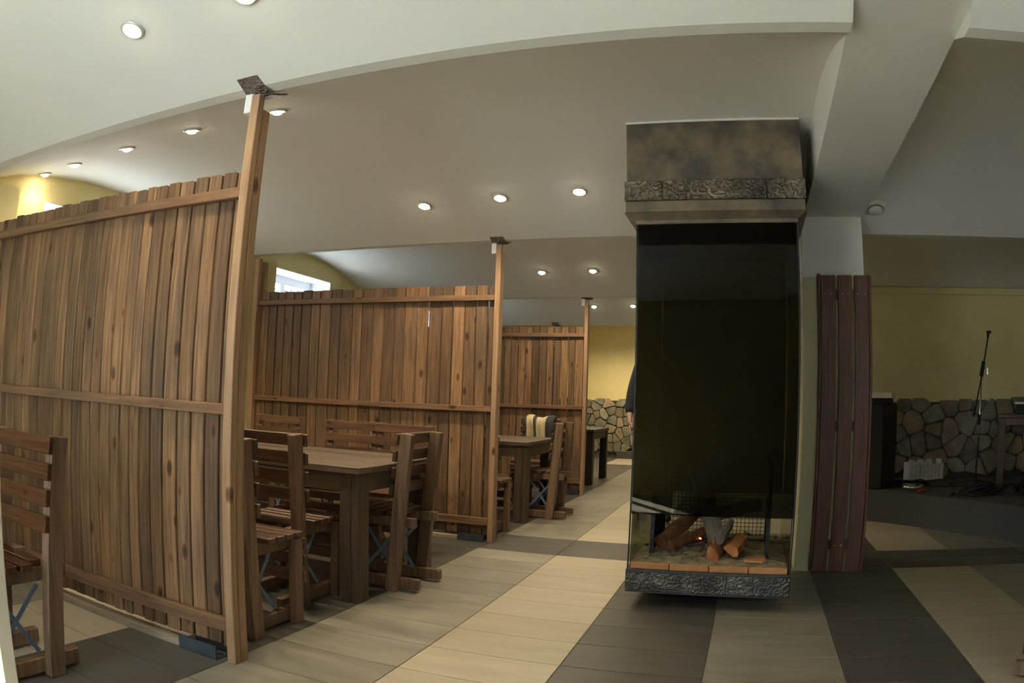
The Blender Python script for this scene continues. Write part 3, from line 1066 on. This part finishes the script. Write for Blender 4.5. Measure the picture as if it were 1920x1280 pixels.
ret = bmesh.ops.extrude_face_region(bm, geom=list(bm.faces))
for v_ in [g_ for g_ in ret['geom'] if isinstance(g_, bmesh.types.BMVert)]:
    v_.co.z = 0.2505
bmesh.ops.recalc_face_normals(bm, faces=bm.faces)
me = bpy.data.meshes.new('ash_bed')
bm.to_mesh(me)
bm.free()
ash = obj('ash_bed', me, 'ash')
ash['kind'] = 'stuff'
tag(ash, 'grey-brown ash spread over the firebricks in the hearth', 'ash')


def lump(rnd, r, sub=1):
    bm = bmesh.new()
    bmesh.ops.create_icosphere(bm, subdivisions=sub, radius=r)
    for v_ in bm.verts:
        v_.co *= rnd.uniform(0.65, 1.25)
        v_.co.z *= 0.6
    vs = [tuple(v_.co) for v_ in bm.verts]
    bm.verts.index_update()
    fs = [[q.index for q in f.verts] for f in bm.faces]
    bm.free()
    return vs, fs


cm = MB()
for k in range(170):
    r = rnd.uniform(0.006, 0.024)
    if k < 120:
        x, y = rnd.gauss(1.62, 0.12), rnd.gauss(1.50, 0.15)
    else:
        x, y = rnd.uniform(ax0 + .03, ax1 - .03), rnd.uniform(ay0 + .05, ay1 - .04)
    x, y = min(max(x, ax0 + .03), ax1 - .03), min(max(y, ay0 + .02), ay1 - .03)
    vs, fs = lump(rnd, r)
    cm.poly([(p[0] + x, p[1] + y, p[2] + 0.268 + 0.03 * math.exp(-((x - 1.63) ** 2 + (y - 1.5) ** 2) * 18)) for p in vs], fs)
o = part('charcoal', cm, 'coal', None)
o['kind'] = 'stuff'
tag(o, 'loose heap of grey charcoal lumps under the logs', 'charcoal')
vs, fs = lump(rnd, 0.009)
part('ember', MB().poly([(p[0] + 1.663, p[1] + 1.42, p[2] + 0.325) for p in vs], fs), 'ember', o)


def log(name, label, p0, p1, r, mat, split=None, seed=0, end='log_split'):
    """rough tapering billet; split = angle of the cleft face"""
    rr = random.Random(seed)
    p0, p1 = Vector(p0), Vector(p1)
    d = (p1 - p0).normalized()
    x = d.cross(Vector((0, 0, 1))).normalized()
    y = d.cross(x)
    nseg, n = 7, 12
    t = thing(name, label, 'log', tuple(p0), 0, 'firewood in the hearth')
    mb = MB()
    prof = []
    for k in range(n):
        a = 2 * PI * k / n
        q = rr.uniform(0.88, 1.1)
        c, s = math.cos(a) * q, math.sin(a) * q
        if split is not None:
            ca = math.cos(a - split)
            if ca > 0.25:
                f_ = 0.25 / ca
                c, s = c * f_, s * f_
        prof.append((c, s))
    rings = []
    for i in range(nseg + 1):
        u = i / nseg
        jj = 1 + rr.uniform(-0.07, 0.07)
        cc = d * ((p1 - p0).length * u) + x * rr.uniform(-0.004, 0.004) + y * rr.uniform(-0.004, 0.004)
        rings += [cc + (x * c + y * s) * r * jj for c, s in prof]
    fs = [(i * n + k, i * n + (k + 1) % n, (i + 1) * n + (k + 1) % n, (i + 1) * n + k) for i in range(nseg) for k in range(n)]
    mb.poly(rings, fs)
    part('bark', mb, mat, t)
    for e in (0, nseg):
        cc = sum((Vector(rings[e * n + k]) for k in range(n)), Vector()) / n + d * (-0.004 if e == 0 else 0.004)
        vs = [rings[e * n + k] for k in range(n)] + [cc]
        part('cut_end', MB().poly(vs, [(k, (k + 1) % n, n) for k in range(n)]), end, t)
    return t


log('firewood_log', 'long reddish-brown log slanting up from the left of the hearth', (1.445, 1.29, 0.315), (1.70, 1.70, 0.53), 0.044, 'log_bark', seed=1, end='log_bark')
log('firewood_log', 'thin log lying beneath the long slanting one', (1.50, 1.27, 0.305), (1.74, 1.60, 0.36), 0.032, 'log_bark', seed=2, end='log_bark')
log('firewood_log', 'thick grey charred log standing upright against the smoked glass', (1.77, 1.36, 0.315), (1.60, 1.62, 0.72), 0.058, 'log_grey', split=1.2, seed=3)
log('firewood_log', 'dark log crossing behind toward the right of the basket', (1.70, 1.72, 0.42), (2.02, 1.74, 0.50), 0.045, 'log_grey', seed=4, end='log_grey')
log('firewood_log', 'split orange-red log in front with a bright end', (1.765, 1.11, 0.300), (1.80, 1.34, 0.335), 0.046, 'log_split', split=-0.6, seed=5)
log('firewood_log', 'small split log leaning on the front log', (1.85, 1.13, 0.308), (1.90, 1.32, 0.345), 0.044, 'log_split', split=2.2, seed=6)
log('firewood_log', 'grey-sided split log stacked on top of the two front logs', (1.80, 1.15, 0.375), (1.845, 1.40, 0.41), 0.045, 'log_grey', split=0.4, seed=7, end='log_grey')
ot = [(1.93, 1.095), (2.03, 1.075), (2.052, 1.10), (2.05, 1.21), (2.0, 1.222), (1.94, 1.205), (1.925, 1.15)]
tag(part('flat_tile', MB().prism(ot, 'z', 0.262, 0.275), 'brick', None), 'flat broken orange tile lying at the right front of the hearth', 'tile')

# ------------------------------------------------------------------ board cladding on the column
cl = thing('board_cladding', 'dark reddish board panel fixed upright to the front of the column', 'panel', (0, 0, 0))
for x0, x1 in ((2.402, 2.503), (2.522, 2.618), (2.636, 2.735)):
    o = part('board', MB().box(x0, x1, 2.004, 2.026, 0.012, 1.975, 0.003), 'panel_z', cl)
for z in (0.16, 0.95, 1.82):
    part('cleat', MB().box(2.395, 2.738, 2.0265, 2.053, z, z + 0.06, 0.002), 'panel_z', cl)
part('edge_board', MB().box(2.384, 2.400, 2.004, 2.053, 0.012, 1.985, 0.003), 'panel_z', cl)
part('edge_board', MB().box(2.7375, 2.756, 2.004, 2.12, 0.012, 1.975, 0.003), 'panel_z', cl)
sc = MB().lathe([(0.0035, 0), (0.0035, 0.002)], 8)
sc.v = [(p[0], -p[2], p[1]) for p in sc.v]
sc = sc.mesh('screw_head')
for x in (2.43, 2.475, 2.55, 2.59, 2.66, 2.71):
    for z in (0.19, 1.85):
        obj('screw_head', sc, 'chrome', cl, (x, 2.004, z))

# ------------------------------------------------------------------ smoke detector / vent on the stage vault
def norm_tilt(y):
    return math.atan2(zv(y + .01) - zv(y - .01), .02)


sy_ = 2.05
v = thing('ceiling_vent', 'round white ceiling vent valve beside the beam', 'vent', (2.823, sy_, zv(sy_)))
v.rotation_euler = (norm_tilt(sy_), 0, 0)
part('outer_ring', MB().lathe([(0.060, -0.004), (0.062, -0.024), (0.078, -0.018), (0.084, 0.002), (0.06, 0.002)], 32), 'white', v, True)
part('centre_disc', MB().lathe([(0.001, -0.040), (0.046, -0.038), (0.054, -0.031), (0.050, -0.022), (0.01, -0.018)], 32), 'white', v, True)
part('stem', MB().lathe([(0.008, -0.018), (0.008, 0.0)], 12), 'black', v)

# ------------------------------------------------------------------ things on the stage
ZT = 0.30
sp_o = thing('loudspeaker', 'tall black PA loudspeaker cabinet on the stage against the stone wall', 'loudspeaker', (3.285, 4.275, ZT), math.radians(-25))
part('cabinet', MB().box(-0.56, 0, 0, 0.60, 0.0, 0.83, 0.012), 'black', sp_o)
for z in (0.22, 0.50):
    wf = MB().lathe([(0.001, 0.035), (0.04, 0.03), (0.05, 0.010), (0.10, -0.004), (0.118, -0.012), (0.128, 0.0), (0.128, 0.01)], 28)
    wf.v = [(p[0], -0.004 + p[2] * 0.5 - 0.006, p[1]) for p in wf.v]
    wf.v = [(p[0] - 0.28, p[1], p[2] + z) for p in wf.v]
    part('woofer', wf, 'cone', sp_o, True)
part('horn', MB().box(-0.42, -0.14, -0.010, -0.0005, 0.66, 0.77, 0.004), 'cone', sp_o)
o = thing('paper_box', 'open white carton tilted on top of the loudspeaker', 'box', (3.33, 4.52, 1.131), math.radians(-20))
part('carton', MB().box(-0.16, 0.10, -0.14, 0.14, 0.055, 0.11, 0.004), 'paper', o)
part('tray', MB().box(-0.14, 0.08, -0.12, 0.12, 0.0, 0.0545, 0.004), 'black', o)
o = tag(part('crumpled_bag', MB().poly(*lump(random.Random(4), 0.085, 2)), 'paper', None, True), 'crumpled pale bag on the loudspeaker beside the cladding', 'bag')
o.location = (3.06, 4.60, 1.190)
# foam packing piece
fo = thing('foam_packing', 'white ribbed foam packing piece leaning on the floor by the loudspeaker', 'packaging', (3.80, 5.04, ZT), math.radians(32))
pr2 = []
nR = 8
for i in range(nR * 6 + 1):
    u = i / (nR * 6)
    pr2.append((u * 0.52, -0.010 * abs(math.sin(u * nR * PI))))
pr2 += [(0.52, 0.03), (0.0, 0.03)]
part('front_wall', MB().prism(pr2, 'z', 0.0, 0.17), 'foam', fo)
part('side_wall', MB().box(0.0, 0.03, 0.0305, 0.16, 0, 0.20, 0.004), 'foam', fo)
part('side_wall', MB().box(0.49, 0.52, 0.0305, 0.16, 0, 0.22, 0.004), 'foam', fo)
for k in range(3):
    bp = [(0.04 + 0.15 * k + 0.14 * (0.5 - 0.5 * math.cos(PI * i / 10)), 0.15 + 0.07 * math.sin(PI * i / 10)) for i in range(11)]
    bp = bp + [(bp[-1][0], 0.0), (bp[0][0], 0.0)]
    part('back_wall', MB().prism(bp, 'y', 0.13, 0.158), 'foam', fo)
# mic stand
ms = thing('microphone_stand', 'chrome microphone stand with a black boom on the stage', 'microphone stand', (4.352, 4.43, ZT))
part('pole', MB().tube([(0, 0, 0.02), (0.02, 0, 0.72), (0.038, 0, 1.16)], 0.009, 10), 'chrome', ms, True)
part('boom', MB().tube([(-0.045, -0.02, 0.75), (0.115, -0.02, 1.52)], 0.008, 10), 'black', ms, True)
part('boom_counterweight', MB().tube([(-0.055, -0.02, 0.70), (-0.040, -0.02, 0.80)], 0.014, 10), 'black', ms, True)
part('clutch', MB().tube([(0.028, -0.01, 1.10), (0.055, -0.015, 1.25)], 0.021, 12), 'black', ms, True)
part('clutch', MB().tube([(0.012, 0, 0.62), (0.018, 0, 0.72)], 0.017, 12), 'black', ms, True)
part('wing_bolt', MB().tube([(0.05, -0.01, 1.19), (0.10, -0.01, 1.19), (0.10, -0.01, 1.12)], 0.005, 8), 'chrome', ms)
part('microphone_clip', MB().tube([(0.105, -0.02, 1.49), (0.115, -0.02, 1.54)], 0.014, 10).box(0.095, 0.145, -0.035, -0.005, 1.53, 1.555, 0.004), 'black', ms)
for a in (0.4, 2.5, 4.6):
    part('leg', MB().tube([(0, 0, 0.07), (0.30 * math.cos(a), 0.30 * math.sin(a), 0.012)], 0.008, 8), 'black', ms)


def cable_pile(name, label, cx, cy_, rx, ry, n, r, seed, hmax=0.07):
    rr = random.Random(seed)
    mb = MB()
    pts_ = []
    for i in range(n * 14):
        a = i / 14 * 2 * PI
        q = 0.55 + 0.45 * math.sin(i * 0.37 + seed)
        pts_.append((cx + rx * q * math.cos(a) + rr.uniform(-0.02, 0.02), cy_ + ry * q * math.sin(a) + rr.uniform(-0.02, 0.02), ZT + r + 0.002 + hmax * (0.5 + 0.5 * math.sin(i * 0.83)) * (0.3 + 0.7 * i / (n * 14))))
    mb.tube(pts_, r, 6)
    return tag(part(name, mb, 'black', None, True), label, 'cable')


cable_pile('cable_coil', 'heap of black cable at the foot of the microphone stand', 4.20, 3.72, 0.26, 0.12, 9, 0.009, 1, 0.10)
cable_pile('cable_coil', 'heap of black cable under the wooden stage frame', 4.66, 3.60, 0.17, 0.12, 9, 0.010, 2, 0.13)
cable_pile('cable_coil', 'flat coil of black cable in front of the foam packing', 3.68, 4.62, 0.22, 0.16, 7, 0.008, 3, 0.05)
mb = MB()
pts_ = [(3.78 + 0.16 * k, 4.45 + 0.02 * math.sin(k * 1.3), ZT + 0.008) for k in range(12)]
tag(part('loose_cable', mb.tube(pts_, 0.007, 6), 'black', None, True), 'single black cable running straight across the stage carpet', 'cable')
# roll of shiny foil tape, screwdriver, plug
tp = tag(part('tape_roll', MB().lathe([(0.085, 0.0), (0.12, 0.0), (0.123, 0.008), (0.12, 0.024), (0.123, 0.03), (0.12, 0.052), (0.085, 0.052), (0.085, 0.0)], 36), 'chrome', None, True), 'shiny silver roll of tape near the stage edge', 'tape roll')
tp.location = (3.60, 4.22, ZT + 0.001)
sdv = thing('screwdriver', 'red-handled screwdriver lying at the stage edge', 'screwdriver', (3.60, 3.975, ZT + 0.018), math.radians(35))
part('handle', MB().tube([(0, 0, 0), (0.02, 0, 0), (0.10, 0, 0), (0.115, 0, 0)], [0.010, 0.016, 0.016, 0.009], 10), 'red', sdv, True)
part('blade', MB().tube([(0.1155, 0, 0), (0.28, 0, -0.01)], 0.004, 8), 'chrome', sdv)
pg = thing('cable_plug', 'small black jack plug with chrome tip at the stage edge', 'plug', (3.86, 3.70, ZT + 0.016), 0.9)
part('body', MB().tube([(0, 0, 0), (0.06, 0, 0)], 0.015, 10), 'black', pg, True)
part('tip', MB().tube([(0.0605, 0, 0), (0.11, 0, 0)], 0.008, 10), 'chrome', pg, True)
# wooden frame table on the stage with an amplifier on it
st_ = thing('stage_table', 'small dark wooden table standing on the stage at the right edge', 'table', (4.62, 4.36, ZT), math.radians(-20))
part('table_top', MB().box(-0.06, 1.1, -0.02, 0.55, 0.685, 0.72, 0.003), 'stagewood', st_)
part('apron', MB().box(0.0, 1.04, 0.0, 0.03, 0.61, 0.684, 0.002), 'stagewood', st_)
for lx in (-0.045, 1.0):
    for ly in (-0.01, 0.46):
        part('leg', MB().box(lx, lx + 0.075, ly, ly + 0.07, 0, 0.684, 0.003), 'stagewood', st_)
am = thing('amplifier', 'black rack amplifier with a white lid on the stage table', 'amplifier', (4.77, 4.34, ZT + 0.7205), math.radians(-20))
part('case', MB().box(0, 0.46, 0, 0.36, 0.0, 0.10, 0.004), 'black', am)
part('lid', MB().box(-0.012, 0.47, -0.01, 0.37, 0.1005, 0.122, 0.003), 'foam', am)
rb = MB()
for k in range(5):
    rb.box(0.03, 0.43, -0.006, -0.0005, 0.012 + k * 0.017, 0.018 + k * 0.017)
part('vent_slats', rb, 'cone', am)
tl = tag(part('metal_rod', MB().tube([(4.70, 3.72, ZT + 0.012), (5.05, 3.86, ZT + 0.11)], 0.006, 8), 'chrome', None, True), 'thin chrome rod leaning beside the cable heap at right', 'rod')

# ------------------------------------------------------------------ jacket, phone, wall speaker, white panel
jk = thing('jacket', 'cream jacket with dark grey stripes hung over the chair behind the second table', 'jacket', (-0.36, 4.93, 0))
cols = [(-0.17, -0.145, 'dark_cloth'), (-0.145, -0.06, 'cream_cloth'), (-0.06, -0.025, 'dark_cloth'), (-0.025, 0.085, 'cream_cloth'), (0.085, 0.17, 'dark_cloth')]
rj = random.Random(3)
path = [(-0.085, 0.58), (-0.088, 0.70), (-0.080, 0.82), (-0.062, 0.905), (-0.015, 0.945), (0.035, 0.935), (0.06, 0.86), (0.07, 0.72), (0.072, 0.60)]
jv = MB()
jm = []
nx = 40
grid = []
for i in range(nx + 1):
    u = i / nx
    x = -0.17 + 0.34 * u
    dz = -0.02 * (2 * u - 1) ** 2 + 0.02 * math.sin(u * 9)
    hem = 0.10 * math.sin(u * 4.0 + 0.5)
    grid.append([(x + 0.015 * math.sin(k * 1.1 + u * 3), p[0] - 0.018 * (0.5 + 0.5 * math.sin(u * 21 + k * 0.6)) * (1 if k < 4 else -1), p[1] + dz + (hem if k == 0 else 0)) for k, p in enumerate(path)])
nk = len(path)
for part_name, lo_, hi_, mt_ in [('panel', c[0], c[1], c[2]) for c in cols]:
    mb = MB()
    i0 = round((lo_ + 0.17) / 0.34 * nx)
    i1 = round((hi_ + 0.17) / 0.34 * nx)
    i0, i1 = max(0, i0), min(nx, i1)
    vs = [p for i in range(i0, i1 + 1) for p in grid[i]]
    fs = [(a * nk + k, (a + 1) * nk + k, (a + 1) * nk + k + 1, a * nk + k + 1) for a in range(i1 - i0) for k in range(nk - 1)]
    mb.poly(vs, fs)
    o = part('cloth_stripe', mb, mt_, jk, True)
    sm = o.modifiers.new('thick', 'SOLIDIFY')
    sm.thickness = 0.008
    ss = o.modifiers.new('smooth', 'SUBSURF')
    ss.levels = ss.render_levels = 1
ph = thing('mobile_phone', 'small phone with a lit white edge lying on the second table', 'phone', (-0.56, 3.95, 0.7375), 0.2)
part('body', MB().box(-0.06, 0.06, -0.03, 0.03, 0, 0.012, 0.003), 'foam', ph)
part('screen', MB().box(-0.05, 0.05, -0.025, 0.025, 0.0121, 0.0135), 'black', ph)
ws = thing('wall_speaker', 'narrow black box speaker on the wall pier beside the middle partition', 'loudspeaker', (-2.60, 2.28, 2.04))
part('case', MB().box(-0.02, 0.14, -0.13, -0.002, 0, 0.17, 0.006), 'black', ws)
part('grille', MB().box(-0.012, 0.132, -0.138, -0.1305, 0.01, 0.16, 0.003), 'cone', ws)
wp = thing('white_panel', 'overexposed white board edge at the lower left corner', 'panel', (0.60, -2.08, 0), math.radians(180))
part('board', MB().box(0, 0.62, -0.02, 0.02, 0.04, 0.98, 0.004), 'white', wp)
part('foot', MB().box(0.05, 0.12, -0.14, 0.14, 0.0, 0.0395, 0.003), 'white', wp)
part('foot', MB().box(0.48, 0.55, -0.14, 0.14, 0.0, 0.0395, 0.003), 'white', wp)


# ------------------------------------------------------------------ person behind the fireplace
def skin_obj(name, verts, edges, radii, mat, parent, root_i=0, levels=2):
    me = bpy.data.meshes.new(name)
    me.from_pydata(verts, edges, [])
    me.materials.append(M[mat])
    o = bpy.data.objects.new(name, me)
    C.objects.link(o)
    if parent:
        o.parent = parent
    md = o.modifiers.new('skin', 'SKIN')
    md.use_smooth_shade = True
    for i, r in enumerate(radii):
        me.skin_vertices[0].data[i].radius = r if isinstance(r, tuple) else (r, r)
        me.skin_vertices[0].data[i].use_root = (i == root_i)
    sb = o.modifiers.new('sub', 'SUBSURF')
    sb.levels = sb.render_levels = levels
    return o


pe = thing('person', 'person in a black jacket standing behind the glass fireplace, one hand showing', 'person', (1.05, 4.00, 0), 0.25)
V = [(0, 0, 0.95), (0, 0.01, 1.12), (0, 0, 1.30), (0, 0.01, 1.42), (0, 0, 1.49), (0, -0.02, 1.565), (0, -0.015, 1.65), (0, 0.0, 1.735),
     (-0.17, 0, 1.41), (-0.235, 0.0, 1.16), (-0.262, -0.05, 1.00), (-0.262, -0.075, 0.945), (-0.258, -0.085, 0.905),
     (0.17, 0, 1.41), (0.235, 0.02, 1.14), (0.25, -0.04, 0.92), (0.25, -0.055, 0.86), (0.25, -0.06, 0.82),
     (-0.095, 0, 0.88), (-0.105, -0.01, 0.50), (-0.11, 0.02, 0.09), (-0.115, -0.12, 0.045),
     (0.095, 0, 0.88), (0.105, -0.01, 0.50), (0.11, 0.02, 0.09), (0.115, -0.12, 0.045)]
E_ = [(0, 1), (1, 2), (2, 3), (3, 4), (4, 5), (5, 6), (6, 7), (3, 8), (8, 9), (9, 10), (10, 11), (11, 12), (3, 13), (13, 14), (14, 15), (15, 16), (16, 17),
      (0, 18), (18, 19), (19, 20), (20, 21), (0, 22), (22, 23), (23, 24), (24, 25)]
R_ = [(0.15, 0.10), (0.14, 0.10), (0.16, 0.11), (0.10, 0.08), (0.05, 0.05), (0.085, 0.095), (0.098, 0.112), (0.06, 0.07),
      0.06, 0.045, 0.03, (0.034, 0.018), (0.036, 0.016), 0.06, 0.045, 0.03, (0.034, 0.018), (0.036, 0.016),
      0.085, 0.06, 0.042, 0.035, 0.085, 0.06, 0.042, 0.035]
skin_obj('body', V, E_, R_, 'skin', pe)
# jacket, trousers, shoes over the body
jV = [(0, 0, 0.80)] + [V[i] for i in (1, 2, 3)] + [(0, 0, 1.47), V[8], V[9], (-0.265, -0.045, 1.00), V[13], V[14], (0.25, -0.035, 0.94)]
skin_obj('jacket', jV, [(0, 1), (1, 2), (2, 3), (3, 4), (3, 5), (5, 6), (6, 7), (3, 8), (8, 9), (9, 10)],
         [(0.205, 0.16), (0.205, 0.155), (0.215, 0.15), (0.14, 0.115), (0.078, 0.078), 0.092, 0.072, 0.052, 0.092, 0.072, 0.052], 'jacket', pe)
tV = [(0, 0, 1.02), V[18], V[19], (-0.11, 0.015, 0.03), V[22], V[23], (0.11, 0.015, 0.03)]
skin_obj('trousers', tV, [(0, 1), (1, 2), (2, 3), (0, 4), (4, 5), (5, 6)], [(0.18, 0.135), 0.118, 0.09, 0.076, 0.118, 0.09, 0.076], 'trousers', pe)
for s in (-1, 1):
    skin_obj('shoe', [(s * 0.11, 0.04, 0.05), (s * 0.115, -0.08, 0.045), (s * 0.12, -0.17, 0.036)], [(0, 1), (1, 2)], [(0.05, 0.05), (0.05, 0.042), (0.042, 0.032)], 'black', pe)
hd = MB()
bm = bmesh.new()
bmesh.ops.create_uvsphere(bm, u_segments=20, v_segments=14, radius=1.0)
for v_ in bm.verts:
    v_.co = Vector((v_.co.x * 0.094, 0.012 + v_.co.y * 0.108, 1.685 + v_.co.z * 0.085))
bmesh.ops.delete(bm, geom=[v_ for v_ in bm.verts if v_.co.z < 1.66 and v_.co.y < 0.0], context='VERTS')
me = bpy.data.meshes.new('hair')
bm.to_mesh(me)
bm.free()
obj('hair', me, 'hair', pe)
part('nose', MB().poly([(-0.014, -0.105, 1.615), (0.014, -0.105, 1.615), (0, -0.135, 1.612), (0, -0.105, 1.655)], [(0, 1, 2), (0, 2, 3), (1, 3, 2), (0, 3, 1)]), 'skin', pe)
for s in (-1, 1):
    part('eye', MB().lathe([(0.001, 0.0), (0.010, 0.003), (0.001, 0.008)], 10, (s * 0.032, -0.105, 1.652)), 'black', pe)
    part('ear', MB().lathe([(0.004, -0.03), (0.014, -0.01), (0.014, 0.015), (0.004, 0.03)], 10, (s * 0.092, 0.0, 1.635)), 'skin', pe)
part('mouth', MB().box(-0.022, 0.022, -0.112, -0.104, 1.580, 1.587, 0.002), 'log_bark', pe)
for s, hx, hz in ((-1, -0.258, 0.905), (1, 0.25, 0.82)):
    hy = -0.085 if s < 0 else -0.06
    fv, fe, fr_ = [], [], []
    for k, (off, ln) in enumerate(((-0.026, 0.066), (-0.009, 0.078), (0.009, 0.072), (0.026, 0.056))):
        a0 = len(fv)
        fv += [(hx, hy + off, hz), (hx + s * 0.004, hy + off, hz - 0.02), (hx - s * 0.004, hy + off * 1.05, hz - 0.02 - ln * 0.5), (hx - s * 0.022, hy + off * 1.05, hz - 0.02 - ln * 0.95)]
        fe += [(a0, a0 + 1), (a0 + 1, a0 + 2), (a0 + 2, a0 + 3)]
        fr_ += [0.010, 0.0095, 0.009, 0.007]
    a0 = len(fv)
    fv += [(hx, hy - 0.02, hz + 0.025), (hx - s * 0.012, hy - 0.045, hz), (hx - s * 0.016, hy - 0.052, hz - 0.032)]
    fe += [(a0, a0 + 1), (a0 + 1, a0 + 2)]
    fr_ += [0.012, 0.010, 0.008]
    o = skin_obj('hand_fingers', fv, fe, fr_, 'skin', pe, 0, 1)
    for i in range(0, len(fv), 4):
        o.data.skin_vertices[0].data[i].use_root = True
